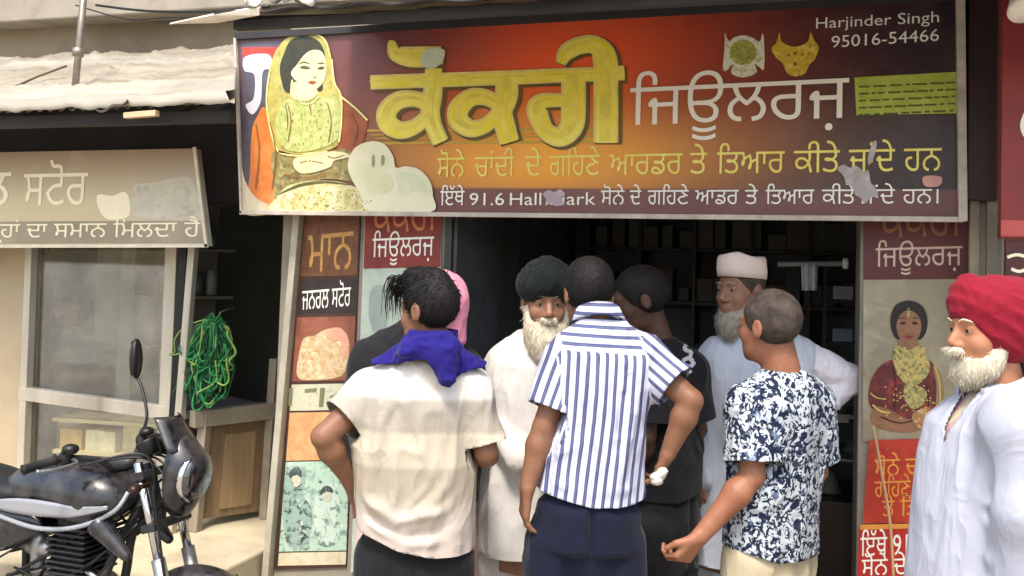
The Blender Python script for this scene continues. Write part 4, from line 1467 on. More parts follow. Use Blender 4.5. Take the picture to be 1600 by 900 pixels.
ell = lambda cx, cy, rx, ry, n=16: [(cx + rx * math.cos(2 * math.pi * k / n), cy + ry * math.sin(2 * math.pi * k / n)) for k in range(n)]
print_polys('picture', [Q5([(432, 130), (446, 160), (470, 145), (503, 138), (536, 145), (566, 162), (580, 130), (586, 190), (584, 270), (566, 262), (548, 250), (556, 282), (520, 300), (486, 300), (456, 284), (462, 250), (440, 274), (424, 268), (430, 190)])], blotch('pale jewel ink', (226, 224, 200), [((190, 180, 130), 60, 0.5, 0.6)]), Y0, 4, ms)
print_polys('picture', [Q5(ell(503, 205, 52, 50))], blotch('green gold ink', (166, 168, 70), [((130, 140, 60), 40, 0.45, 0.6), ((206, 196, 110), 50, 0.55, 0.65)]), Y0, 5, ms)
print_polys('picture', [Q5([(645, 128), (652, 160), (680, 178), (706, 182), (734, 176), (758, 158), (766, 126), (782, 160), (798, 186), (782, 232), (762, 252), (744, 286), (708, 298), (676, 286), (656, 246), (630, 224), (614, 190), (632, 168)])], blotch('necklace gold ink', (206, 172, 46), [((230, 206, 90), 30, 0.5, 0.65), ((160, 130, 40), 40, 0.55, 0.65)]), Y0, 4, ms)
print_polys('picture', [Q5(ell(706, 208, 8, 6)), Q5(ell(680, 215, 5, 5)), Q5(ell(734, 213, 5, 5)), Q5(ell(706, 250, 8, 8))], plain('necklace dark ink', (130, 96, 34), 0.5), Y0, 5, ms)
gp = print_polys('address_patch', [[(1335, 121), (1499, 112), (1499, 177), (1338, 180)]], blotch('lime patch ink', (168, 182, 62), [((190, 200, 90), 14, 0.45, 0.7), ((150, 160, 60), 30, 0.55, 0.7)]), Y0, 4, ms, smooth=False)
r = random.Random(5)
cs = []
for k in range(5):
    x = 1342
    yb_ = 131 + k * 11
    while x < 1490:
        w = r.uniform(6, 24)
        yy = yb_ - 7 * (x - 1342) / 150 + 3
        cs.append(ccw(np.array([(x, yy), (min(x + w, 1493), yy - .4), (min(x + w, 1493), yy + 2.6), (x, yy + 3)])))
        x += w + r.uniform(2, 6)
print_polys('lettering', cs, plain('dark green ink', (88, 96, 40), 0.5), Y0, 5, ms, raw=True)
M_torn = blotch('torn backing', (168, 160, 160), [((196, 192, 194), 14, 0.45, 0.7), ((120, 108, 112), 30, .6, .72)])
print_polys('torn_and_glare_patch', [[(1309, 264), (1318, 257), (1328, 262), (1338, 259), (1350, 268), (1357, 266), (1360, 284), (1367, 292), (1372, 306), (1360, 309), (1352, 318), (1344, 309), (1336, 304), (1332, 292), (1322, 287), (1318, 275)]], M_torn, Y0, 6, ms)
print_polys('torn_and_glare_patch', [[(1443, 276), (1470, 276), (1468, 290), (1446, 291)]], plain('pink sticker', (206, 150, 140), 0.5), Y0, 6, ms)
print_polys('torn_and_glare_patch', [[(848, 303), (858, 297), (866, 300), (876, 296), (883, 305), (878, 312), (882, 319), (868, 322), (860, 318), (852, 321), (853, 311)]], blotch('pale glare patch', (178, 156, 168), [((206, 190, 200), 20, 0.45, 0.7)]), Y0, 6, ms)  # glare on the sign face, painted as a flat pale patch
print_polys('torn_and_glare_patch', [[(1364, 222), (1370, 222), (1366, 244), (1358, 258), (1356, 246)]], M_torn, Y0, 6, ms)

# ================================================================== GREEN ROPE
rp = thing('rope_bundle', P(330, 630, 4.08), 'bundle of green rope hanging beside the pale post over the display counter', 'rope')
g_ = np.random.default_rng(3)
top = P(338, 504, 4.14)
M_rope = [plain('green rope', (40, 124, 66), 0.7, var=0.3, scale=30), plain('pale green rope', (132, 160, 84), 0.7, var=0.3, scale=30), plain('deep green rope', (16, 72, 42), 0.7, var=0.3, scale=30)]
mm = [MB(), MB(), MB()]
for k in range(64):
    a = top + g_.normal(0, 0.014, 3)
    w = g_.uniform(0.012, 0.072)
    L = g_.uniform(0.18, 0.41)
    cx = -0.035 + g_.normal(0, 0.05)
    pts = [a]
    for q in np.linspace(0.1, 1, 11):
        an = q * math.pi * 2
        pts.append(a + np.array([cx * math.sin(q * math.pi) - w * math.sin(an) * (.5 + .8 * math.sin(q * math.pi)), g_.normal(0, 0.012) - 0.03 * math.sin(q * math.pi), -L * (1 - math.cos(an)) / 2]) + g_.normal(0, 0.010, 3))
    mm[(0, 2, 0, 2, 1, 2, 0)[k % 7]].tube(list(catmull(pts, 4, False)), g_.uniform(.004, .0062), 6)
for k in range(16):
    a = top + g_.normal(0, .012, 3)
    e = a + np.array([g_.uniform(-.09, .06), g_.normal(0, .02) - .02, g_.uniform(-.16, .02)])
    mm[k % 3].tube(list(catmull([a, (a + e) / 2 + [0, 0, .03], e, e + [g_.uniform(-.02, .02), 0, -.05]], 4, False)), .0035, 5)
for i in range(3):
    mm[i].build('strand', M_rope[i], rp, smooth=True)
MB().tube([top + [-0.03, 0.0, -0.02], top + [0, -0.03, 0], top + [0.03, 0, -0.02], top + [0, 0.03, -0.01], top + [-0.03, 0, -0.03]], 0.01, 6).build('tie', M_rope[1], rp, smooth=True)
MB().tube([top + [0, 0, -0.01], top + [0, 0.03, 0.05], top + [0.0, 0.14, 0.07]], 0.006, 6).build('hook', M_steel, rp, smooth=True)

# ================================================================== MOTORCYCLE (heading +X)
BX, BY = -2.79, 3.06
bk = thing('motorcycle', (BX, BY, 0), 'black motorcycle with grey stripes parked at the left in front of the general store', 'motorcycle')
BO = np.array([BX, BY, 0.0])
B = lambda x, y, z: BO + np.array([x, y, z * 0.945])
H = lambda x, y, z: B(x - 0.13, y * 0.92, z - 0.05)
M_pt = NT('black tank paint')
M_pt.set(0.13, 0.0, 0.5)
M_pt.b.inputs['Coat Weight'].default_value = 0.3
dn_ = M_pt.noise(9, detail=8, rough=.7)
M_pt.base(M_pt.mix(M_pt.math('MULTIPLY', M_pt.ramp(dn_, 0.42, 0.72), .55), lin((18, 18, 24)), lin((84, 80, 76))))
M_pt.l(M_pt.math('ADD', .16, M_pt.math('MULTIPLY', M_pt.ramp(dn_, .35, .7), .4)), M_pt.b.inputs['Roughness'])
M_pt = M_pt.m
M_chr = plain('chrome', (210, 210, 212), 0.16, 1.0, var=0.05)
M_al = plain('cast alloy', (150, 150, 150), 0.4, 0.8, var=0.2, scale=30, bump=0.2, bscale=120)
M_eng = plain('engine metal', (58, 58, 60), 0.5, 0.6, var=0.3, scale=30, dirt=(90, 80, 66))
M_rub = plain('rubber', (22, 22, 22), 0.8, var=0.2, dirt=(80, 74, 64), dirt_amt=0.4)
M_seat = plain('black seat vinyl', (24, 24, 26), 0.5, bump=0.2, bscale=200)
M_grey = plain('grey stripe', (150, 152, 156), 0.25, 0.3, var=0.06)


def blobmesh(name, prims, mat, parent, h=0.008, it=1, disp=None):
    V, Q = solve(prims, h)
    V = relax(V, Q, it)
    if disp:
        V = disp(V, normals(V, Q))
    return link_mesh(name, V, Q, mat, parent, smooth=True)


fw, rw, wr = 0.64, -0.64, 0.265
tr = 0.2504


def wheel(cx, y=0.0, name='wheel', w=0.045):
    c = B(cx, y, wr)
    m = MB()
    prof = []
    for k in range(17):
        a = 2 * math.pi * k / 16
        prof.append((w * math.sin(a), tr - 0.035 + 0.035 * math.cos(a)))
    m.lathe(c, (0, 1, 0), prof, 40)
    o = m.build('wheel', M_rub, bk, smooth=True)
    r_ = MB().lathe(c, (0, 1, 0), [(-0.03, tr - 0.05), (-0.034, tr - 0.066), (-0.02, tr - 0.078), (0.02, tr - 0.078), (0.034, tr - 0.066), (0.03, tr - 0.05)], 40)
    for k in range(6):
        a = math.pi * 2 * k / 6
        d = np.array([math.cos(a), 0, math.sin(a)])
        r_.bar(c + d * 0.03, c + d * (tr - 0.07), 0.03, 0.02, (0, 1, 0))
    r_.lathe(c, (0, 1, 0), [(-0.06, 0.0), (-0.06, 0.035), (0.06, 0.035), (0.06, 0.0)], 20)
    r_.build('rim', M_al, o, smooth=False)
    return o


wheel(fw)
wheel(rw, w=0.05)
# fork, yokes, steering head
SH = np.array([0.42, 0, 0.90])
AX = np.array([fw - 0.03, 0, wr])
fd = nrm(SH - AX)
for s in (-1, 1):
    m = MB()
    a, b = B(*(AX + [0, s * 0.085, 0])), B(*(SH + [0, s * 0.085, 0] + fd * 0.05))
    m.tube([a, a + (b - a) * 0.48], 0.025, 14)
    m.build('fork_leg', M_al, bk, smooth=True)
    MB().tube([a + (b - a) * 0.47, b], 0.0165, 14).build('fork_tube', M_chr, bk, smooth=True)
m = MB()
m.bar(B(*(SH + [0, -0.11, 0])), B(*(SH + [0, 0.11, 0])), 0.06, 0.03, fd)
m.bar(B(*(SH - fd * 0.2 + [0, -0.11, 0])), B(*(SH - fd * 0.2 + [0, 0.11, 0])), 0.06, 0.03, fd)
m.tube([B(*(SH - fd * 0.24 - [0.035, 0, 0])), B(*(SH + fd * 0.03 - [0.035, 0, 0]))], 0.028, 12)
m.build('fork_yoke', M_eng, bk, bevel=0.004)
# front mudguard
m = MB()
V, F = [], []
for i in range(25):
    a = math.radians(28 + 130 * i / 24)
    for j in range(9):
        q = (j - 4) / 4
        r_ = 0.292 - 0.05 * abs(q) ** 2.6
        V.append(B(fw - r_ * math.cos(a) * 1.0, q * 0.068, wr + r_ * math.sin(a)))
F = [(i * 9 + j, i * 9 + j + 1, (i + 1) * 9 + j + 1, (i + 1) * 9 + j) for i in range(24) for j in range(8)]
o = link_mesh('front_mudguard', V, F, M_pt, bk, smooth=True)
solid(o, 0.005)
m = MB()
for s in (-1, 1):
    m.tube([B(fw - 0.03, s * 0.085, wr + 0.02), B(fw - 0.14, s * 0.072, wr + 0.24)], 0.006, 8)
    m.tube([B(fw + 0.0, s * 0.085, wr + 0.02), B(fw + 0.10, s * 0.072, wr + 0.25)], 0.006, 8)
m.build('mudguard_stay', M_eng, bk, smooth=True)
# tank
TB = lambda x, y, z: B(x - 0.085, y, z)
tk = [(Ell(TB(0.17, 0, 0.80), (0.27, 0.145, 0.115)), 0.0, 1), (Ell(TB(0.05, 0, 0.77), (0.25, 0.12, 0.10)), 0.06, 1), (Ell(TB(0.27, 0.08, 0.79), (0.16, 0.085, 0.10)), 0.05, 1), (Ell(TB(0.27, -0.08, 0.79), (0.16, 0.085, 0.10)), 0.05, 1), (Ell(TB(0.12, 0, 0.62), (0.42, 0.3, 0.06)), 0.03, -1)]
blobmesh('tank', tk, M_pt, bk, 0.008, 2)
MB().lathe(TB(0.16, 0, 0.905), (0.08, 0, 1), [(0, 0.04), (0.012, 0.042), (0.018, 0.034), (0.02, 0.0)], 20).build('fuel_cap', M_chr, bk, smooth=True)
for s in (-1, 1):
    # pale stripe and panel under the tank side
    def sw(u, v, s=s):
        x = -0.26 + 0.60 * u
        z = 0.725 + 0.03 * math.sin(u * 2.6) + (0.028 - 0.012 * u) * (v - 0.5) * 2 * (0.4 + math.sin(u * 3.1)) + 0.09 * max(0, u - 0.72) ** 1.4 * 3
        yy = 0.105 + 0.065 * math.sin(min(u * 1.25, 1) * 2.2)
        return B(x, s * yy, z)
    V, F = sheet(sw, 24, 4)
    solid(link_mesh('side_stripe', V, F, M_grey, bk, smooth=True), 0.006)
    blobmesh('side_panel', [(Ell(B(-0.26, s * 0.10, 0.62), (0.17, 0.035, 0.085)), 0, 1), (Ell(B(-0.12, s * 0.10, 0.66), (0.12, 0.03, 0.06)), 0.04, 1)], M_pt, bk, 0.009)
    # tank knee trim tube
    MB().tube(list(catmull([TB(-0.1, s * 0.13, 0.69), TB(0.12, s * 0.165, 0.675), TB(0.3, s * 0.165, 0.70), TB(0.42, s * 0.12, 0.76), TB(0.45, s * 0.08, 0.83)], 6, False)), 0.009, 8).build('tank_trim', M_grey, bk, smooth=True)
    # tank shroud
    blobmesh('shroud', [(RCone(B(0.28, s * 0.12, 0.70), B(0.40, s * 0.12, 0.60), 0.045, 0.02), 0, 1)], M_pt, bk, 0.008)
# seat and tail
blobmesh('seat', [(Ell(B(-0.22, 0, 0.77), (0.22, 0.13, 0.055)), 0, 1), (Ell(B(-0.52, 0, 0.80), (0.22, 0.12, 0.055)), 0.08, 1)], M_seat, bk, 0.009, 2)
blobmesh('tail', [(RCone(B(-0.4, 0, 0.70), B(-0.85, 0, 0.80), 0.09, 0.045), 0, 1)], M_pt, bk, 0.009, 1)
m = MB()
for s in (-1, 1):
    m.tube(list(catmull([B(-0.45, s * 0.11, 0.76), B(-0.6, s * 0.15, 0.82), B(-0.82, s * 0.13, 0.87), B(-0.9, 0, 0.87)], 5, False)), 0.011, 8)
m.build('grab_rail', M_al, bk, smooth=True)
MB().box(BX - 0.92, BX - 0.88, BY - 0.07, BY + 0.07, 0.73, 0.79).build('tail_light', plain('red lens', (150, 20, 16), 0.2), bk, bevel=0.01)
# frame, engine
m = MB()
for s in (-1, 1):
    m.tube(list(catmull([B(0.38, 0, 0.80), B(0.30, s * 0.03, 0.62), B(0.2, s * 0.09, 0.36), B(-0.05, s * 0.11, 0.22), B(-0.25, s * 0.11, 0.3), B(-0.3, s * 0.1, 0.6), B(-0.6, s * 0.09, 0.72)], 6, False)), 0.017, 10)
    m.bar(B(-0.2, s * 0.07, 0.3), B(rw, s * 0.085, wr), 0.03, 0.05)
    m.tube([B(-0.5, s * 0.12, 0.70), B(rw + 0.02, s * 0.12, wr)], 0.02, 10)
m.build('frame', M_eng, bk, smooth=True)
m = MB()
for s in (-1, 1):
    for k in range(12):
        q = k / 11
        p = B(-0.5, s * 0.12, 0.68) * (1 - q) + B(rw + 0.02, s * 0.12, wr + 0.1) * q
        m.lathe(p, nrm(B(-0.5, s * .12, .7) - B(rw + .02, s * .12, wr)), [(-0.006, 0.02), (0, 0.034), (0.006, 0.02)], 14)
m.build('shock_spring', M_chr, bk, smooth=True)
m = MB()
for k in range(9):
    z = 0.45 + 0.021 * k
    m.box(BX + 0.01, BX + 0.19, BY - 0.095, BY + 0.095, z, z + 0.008)
m.box(BX + 0.04, BX + 0.16, BY - 0.07, BY + 0.07, 0.42, 0.66)
m.build('cylinder', M_eng, bk, bevel=0.003)
blobmesh('crankcase', [(Ell(B(0.02, 0, 0.33), (0.22, 0.12, 0.11)), 0, 1), (RCone(B(0.06, -0.14, 0.33), B(0.06, 0.14, 0.33), 0.095, 0.095), 0.03, 1), (RCone(B(-0.13, -0.13, 0.35), B(-0.13, 0.13, 0.35), 0.07, 0.07), 0.03, 1)], M_al, bk, 0.009)
MB().lathe(B(0.06, -0.15, 0.33), (0, -1, 0), [(0, 0.085), (0.015, 0.08), (0.022, 0.06), (0.024, 0.0)], 26).build('clutch_cover', M_chr, bk, smooth=True)
m = MB()
for k in range(7):
    a = k * 2 * math.pi / 7
    m.lathe(B(0.06 + 0.075 * math.cos(a), -0.162, 0.33 + 0.075 * math.sin(a)), (0, -1, 0), [(0, 0.008), (0.008, 0.007), (0.009, 0)], 8)
m.build('cover_bolt', M_eng, bk)
blobmesh('carburettor', [(RCone(B(-0.1, -0.03, 0.56), B(-0.02, -0.05, 0.56), 0.04, 0.035), 0, 1), (RCone(B(-0.06, -0.05, 0.5), B(-0.06, -0.05, 0.6), 0.03, 0.026), 0.01, 1), (RCone(B(-0.2, 0, 0.58), B(-0.12, 0, 0.57), 0.06, 0.045), 0.02, 1)], M_al, bk, 0.007)
m = MB().tube(list(catmull([B(0.17, -0.05, 0.5), B(0.27, -0.08, 0.44), B(0.25, -0.12, 0.26), B(0.05, -0.15, 0.2), B(-0.25, -0.16, 0.22)], 8, False)), 0.02, 12)
m.tube([B(-0.25, -0.16, 0.22), B(-0.32, -0.17, 0.235), B(-0.8, -0.19, 0.33), B(-0.86, -0.19, 0.34)], [0.02, 0.045, 0.05, 0.03], 16)
m.build('exhaust', M_chr, bk, smooth=True)
# loose leads, hoses and cables that make the middle of the bike busy
m = MB()
g_ = np.random.default_rng(8)
for k in range(15):
    a = B(*(np.array([g_.uniform(0.25, 0.42), g_.uniform(-0.1, 0.1), g_.uniform(0.62, 0.86)])))
    b = B(*(np.array([g_.uniform(-0.25, 0.15), g_.uniform(-0.13, 0.1), g_.uniform(0.4, 0.64)])))
    mid = (a + b) / 2 + g_.normal(0, 0.05, 3)
    m.tube(list(catmull([a, mid, b], 6, False)), g_.uniform(0.004, 0.008), 6)
m.build('hose', M_black, bk, smooth=True)
m = MB()
for k in range(5):
    y = -0.06 + 0.03 * k
    m.tube(list(catmull([B(0.28, y * 2.0, 0.95), B(0.42 + 0.02 * k, y, 0.96), B(0.52, y, 0.86), B(0.42, y, 0.72), B(0.30, y, 0.62)], 7, False)), 0.0045, 6)
m.tube(list(catmull([B(0.30, -0.26, 0.96), B(0.5, -0.16, 1.0), B(0.5, -0.1, 0.8), B(0.56, -0.1, 0.5)], 7, False)), 0.005, 6)
m.build('control_cable', M_black, bk, smooth=True)
CB = lambda x, y, z: B(x - 0.05, y, z + 0.035)
# headlamp cowl
cw = [(Ell(CB(0.585, 0, 0.855), (0.075, 0.10, 0.15)), 0, 1), (RCone(CB(0.53, 0, 0.99), CB(0.61, 0, 0.90), 0.045, 0.075), 0.04, 1), (Ell(CB(0.49, 0, 0.86), (0.085, 0.2, 0.26)), 0.015, -1)]
blobmesh('headlamp_cowl', cw, M_pt, bk, 0.007, 2)
MB().lathe(CB(0.655, 0, 0.86), (1, 0, -0.1), [(-0.03, 0.085), (0.0, 0.085), (0.018, 0.06), (0.026, 0)], 24).build('headlamp', glass_mat('lamp glass', (220, 225, 230), 0.3), bk, smooth=True)
o = MB().lathe(CB(0.652, 0, 0.86), (1, 0, -0.1), [(-0.05, 0.03), (-0.03, 0.07), (0.0, 0.084), (0.001, 0.092), (-0.03, 0.092)], 24).build('reflector', M_chr, bk, smooth=True)
V, F = sheet(lambda u, v: CB(0.57 + 0.06 * math.cos((u - .5) * 2.6) - 0.085 * v, 0.095 * math.sin((u - .5) * 2.6) * (1 - 0.25 * v), 0.965 + 0.125 * v), 16, 8)
solid(link_mesh('flyscreen', V, F, M_pt, bk, smooth=True), 0.004)
m = MB()
for s in (-1, 1):
    m.lathe(CB(0.46, s * 0.045, 0.985), (-0.5, 0, 0.85), [(-0.05, 0.035), (0, 0.042), (0.006, 0.042), (0.006, 0.036), (0.002, 0)], 20)
m.build('instrument', M_black, bk, smooth=True)
for s in (-1, 1):
    blobmesh('indicator', [(RCone(CB(0.52, s * 0.1, 0.84), CB(0.52, s * 0.16, 0.84), 0.01, 0.01), 0, 1), (Ell(CB(0.525, s * 0.18, 0.84), (0.02, 0.026, 0.018)), 0.01, 1)], plain('smoked lens', (44, 26, 18), 0.3), bk, 0.005)
# handlebar
hb = [H(0.28, -0.36, 1.0), H(0.31, -0.25, 1.02), H(0.375, -0.12, 1.0), H(0.395, -0.05, 0.955), H(0.395, 0.05, 0.955), H(0.375, 0.12, 1.0), H(0.31, 0.25, 1.02), H(0.28, 0.36, 1.0)]
MB().tube(list(catmull(hb, 6, False)), 0.0115, 10).build('handlebar', M_eng, bk, smooth=True)
for s in (-1, 1):
    a, b = H(0.272, s * 0.385, 0.999), H(0.305, s * 0.262, 1.018)
    MB().tube([a, a + (b - a) * 0.05, a + (b - a) * 0.9, b], [0.02, 0.017, 0.016, 0.021], 12).build('grip', M_rub, bk, smooth=True)
    p = H(0.318, s * 0.225, 1.018)
    blobmesh('switch_cluster', [(Ell(p, (0.026, 0.03, 0.03)), 0, 1), (Ell(p + [0.02, 0, 0.035], (0.03, 0.03, 0.02)), 0.012, 1)], M_black, bk, 0.005)
    MB().tube(list(catmull([p + [0.03, 0, 0.0], p + [0.075, s * 0.03, -0.005], p + [0.06, s * 0.12, -0.012], p + [0.035, s * 0.17, -0.012]], 5, False)), [0.006] * 15 + [0.008], 8).build('lever', M_al, bk, smooth=True)
    mr = thing  # mirror: stalk and head
    st_p = list(catmull([p + [0.0, 0, 0.03], p + [0.0, s * 0.02, 0.10], p + [-0.055, s * 0.05, 0.20], p + [-0.09, s * 0.06, 0.24]], 5, False))
    if s > 0:
        mo = MB().tube(st_p, 0.0065, 8).build('mirror', M_black, bk, smooth=True)
        hc = p + [-0.10, 0.065, 0.315]
        fa = nrm([-1, -0.45, -0.05])
        up_ = nrm(np.array([0.0, 0.0, 1.0]) - fa * np.dot([0, 0, 1.0], fa))
        axm = np.array([np.cross(up_, fa), up_, fa])
        V, Q = solve([(Ell(hc, (0.048, 0.085, 0.022), axm), 0, 1)], 0.005)
        link_mesh('housing', V, Q, M_black, mo, smooth=True)
        V, Q = solve([(Ell(hc + fa * 0.016, (0.040, 0.075, 0.008), axm), 0, 1)], 0.004)
        link_mesh('mirror_glass', V, Q, plain('mirror glass', (90, 84, 80), 0.08, 0.9, var=0.05), mo, smooth=True)
m = MB()
m.tube([B(-0.05, 0.14, 0.2), B(-0.15, 0.34, 0.0)], 0.012, 8)
m.build('side_stand', M_eng, bk, smooth=True)
m = MB()
for s in (-1, 1):
    m.tube([B(-0.02, s * 0.13, 0.24), B(-0.02, s * 0.27, 0.25)], 0.014, 8)
m.build('footrest', M_rub, bk, smooth=True)

# ================================================================== PEOPLE
CRh = nrm(RC[:, 0] * [1, 1, 0])
CDh = nrm(-RC[:, 2] * [1, 1, 0])
UP = np.array([0, 0, 1.0])


def facing(deg):
    "0 = back to the camera, 90 = towards the left of the picture, 180 = towards the camera"
    a = math.radians(deg)
    return math.cos(a) * CDh - math.sin(a) * CRh


def folds_bump(t, s=.55, sc=7.0, weave=900):
    "soft creases plus the weave, as relief"
    a = t.noise(sc, detail=1.5, rough=.4, dist=.7, stretch=(1.25, 1.25, .42))
    b = t.noise(sc * 2.6, detail=2, rough=.45, dist=.9, stretch=(1.1, 1.1, .55))
    ra = t.math('SUBTRACT', 1.0, t.math('ABSOLUTE', t.math('SUBTRACT', t.math('MULTIPLY', a, 2.0), 1.0)))
    rb = t.math('SUBTRACT', 1.0, t.math('ABSOLUTE', t.math('SUBTRACT', t.math('MULTIPLY', b, 2.0), 1.0)))
    h = t.math('ADD', t.math('MULTIPLY', t.math('POWER', ra, 3.0), 1.0), t.math('MULTIPLY', t.math('POWER', rb, 2.0), .22))
    h = t.math('ADD', h, t.math('MULTIPLY', t.noise(weave, detail=1), .03))
    t.bump(h, s, .022)


def skin_mat(name, c, c2):
    t = NT(name)
    t.set(0.5, 0, 0.35)
    f = t.noise(11, detail=6)
    col = t.mix(t.ramp(f, 0.35, 0.7), lin(c), lin(c2))
    col = t.mix(t.math('MULTIPLY', t.ramp(t.noise(4, detail=3), 0.45, 0.75), 0.45), col, lin([c[0] * .82, c[1] * .72, c[2] * .7]))
    col = t.mix(t.math('MULTIPLY', t.ramp(t.noise(70, detail=3), 0.5, 0.8), 0.35), col, lin([x * 0.72 for x in c]))
    t.base(col)
    t.bump(t.noise(120, detail=5), 0.3, 0.003)
    t.b.inputs['Subsurface Weight'].default_value = 0.06
    t.b.inputs['Subsurface Radius'].default_value = (0.01, 0.004, 0.002)
    return t.m


def cloth_mat(name, c, var=0.06, weave=900, rough=0.85, bump=0.15, soil=None):
    t = NT(name)
    t.set(rough, 0, 0.25)
    t.b.inputs['Sheen Weight'].default_value = 0.06
    c = lin(c)
    lo = tuple(x * (1 - var) for x in c[:3]) + (1,)
    hi = tuple(min(1, x * (1 + var)) for x in c[:3]) + (1,)
    col = t.mix(t.ramp(t.noise(5, detail=5), 0.3, 0.7), lo, hi)
    if soil:
        col = t.mix(t.math('MULTIPLY', t.ramp(t.noise(7, detail=7, dist=0.5), 0.55, 0.75), 0.4), col, lin(soil))
    t.base(col)
    folds_bump(t, .24 + bump * .9, 5.5, weave)
    return t.m


def loftpx(rows, d, F, lean=0.0):
    F = nrm(F)
    c, s = abs(F @ CDh), abs(F @ CRh)
    out = []
    n = len(rows)
    for i, r in enumerate(rows):
        y, xl, xr, k = r[:4]
        dd = d + lean * i / (n - 1)
        w = (xr - xl) / 2 / F_PX * dd
        if c > 0.55:
            b = k
            a = math.sqrt(max(w * w - (b * s) ** 2, (0.5 * w) ** 2)) / c
        else:
            a = k
            b = math.sqrt(max(w * w - (a * c) ** 2, (0.5 * w) ** 2)) / s
        out.append((J((xl + xr) / 2, y, dd), a, b))
    return Loft(out, F)


def head_frame(c, F, pitch=0.0, tilt=0.0):
    F = nrm(F)
    l = np.cross(UP, F)
    f = nrm(F * math.cos(pitch) - UP * math.sin(pitch))
    u = nrm(np.cross(f, l))
    u, l = nrm(u * math.cos(tilt) + l * math.sin(tilt)), nrm(l * math.cos(tilt) - u * math.sin(tilt))
    return c, l, f, u


def head_prims(fr, s=1.0, ears=True):
    c, l, f, u = fr
    A = np.array([l, f, u])
    H_ = lambda x, y, z: c + s * (x * l + y * f + z * u)
    E_ = lambda x, y, z, r, k, sg=1: (Ell(H_(x, y, z), s * np.array(r), A), k * s, sg)
    p = [E_(0, -.012, .035, (.075, .096, .088), 0), E_(0, .035, -.02, (.062, .062, .085), .03), E_(0, .045, -.075, (.048, .05, .04), .03),
         E_(0, .080, -.098, (.02, .018, .016), .02)]
    for q in (-1, 1):
        p.append(E_(q * .040, .064, -.025, (.022, .022, .022), .02))
    p.append(E_(0, .083, .032, (.050, .018, .012), .015))
    for q in (-1, 1):
        p.append(E_(q * .032, .102, .012, (.018, .016, .012), .012, -1))
    for q in (-1, 1):
        p.append(E_(q * .032, .0775, .010, (.016, .0145, .0125), .004))
        p.append(E_(q * .032, .0835, .0175, (.0155, .0105, .0060), .004))
    p.append((RCone(H_(0, .090, .02), H_(0, .115, -.022), .009 * s, .0125 * s), .012 * s, 1))
    for q in (-1, 1):
        p.append(E_(q * .012, .104, -.03, (.009, .011, .008), .008))
    p += [E_(0, .094, -.055, (.024, .010, .006), .006), E_(0, .092, -.067, (.020, .011, .007), .006)]
    if ears:
        for q in (-1, 1):
            p.append((Ell(H_(q * .080, -.012, -.002), s * np.array((.010, .020, .033)), A), .010 * s, 1))
            p.append((Ell(H_(q * .091, -.010, 0), s * np.array((.006, .011, .019)), A), .005 * s, -1))
    return p


def hand_prims(w, d, n, right, curl=(0.35, 0.45, 0.3), spread=0.10, s=1.0):
    "wrist, finger direction, palm normal"
    d = nrm(d)
    n = nrm(np.asarray(n, float) - d * (np.asarray(n, float) @ d))
    t = np.cross(d, n) if right else np.cross(n, d)
    p = []
    offs = [.029, .010, -.010, -.029]
    lens = [.074, .083, .077, .060]
    for i in range(4):
        kn = w + s * (d * (.088 - .004 * abs(i - 1)) + t * offs[i])
        p.append((RCone(w + t * offs[i] * 0.45 * s, kn, .0150 * s, .0115 * s), .012 * s, 1))
        a = 0.0
        q = kn
        dd = nrm(d + t * (1.5 - i) * spread)
        for j in range(3):
            a += curl[j]
            dj = nrm(dd * math.cos(a) + n * math.sin(a))
            e = q + dj * lens[i] * s * (.46, .30, .24)[j]
            p.append((RCone(q, e, (.0084 - .0006 * j) * s, (.0078 - .0008 * j) * s), .002 if j else .005, 1))
            q = e
    b = w + s * (d * .022 + t * .022)
    m = b + s * .046 * nrm(d * .75 + t * .62 + n * .3)
    p.append((RCone(b, m, .0140 * s, .0105 * s), .014 * s, 1))
    p.append((RCone(m, m + s * .034 * nrm(d * .95 + t * .1 + n * .4), .0100 * s, .0078 * s), .003, 1))
    return p


def arm_prims(sh, el, wr, s=1.0):
    m = el + (wr - el) * 0.3
    return [(RCone(sh, el, .047 * s, .036 * s), .03, 1), (RCone(el, m, .034 * s, .039 * s), .014, 1), (RCone(m, wr, .039 * s, .0245 * s), .02, 1)]


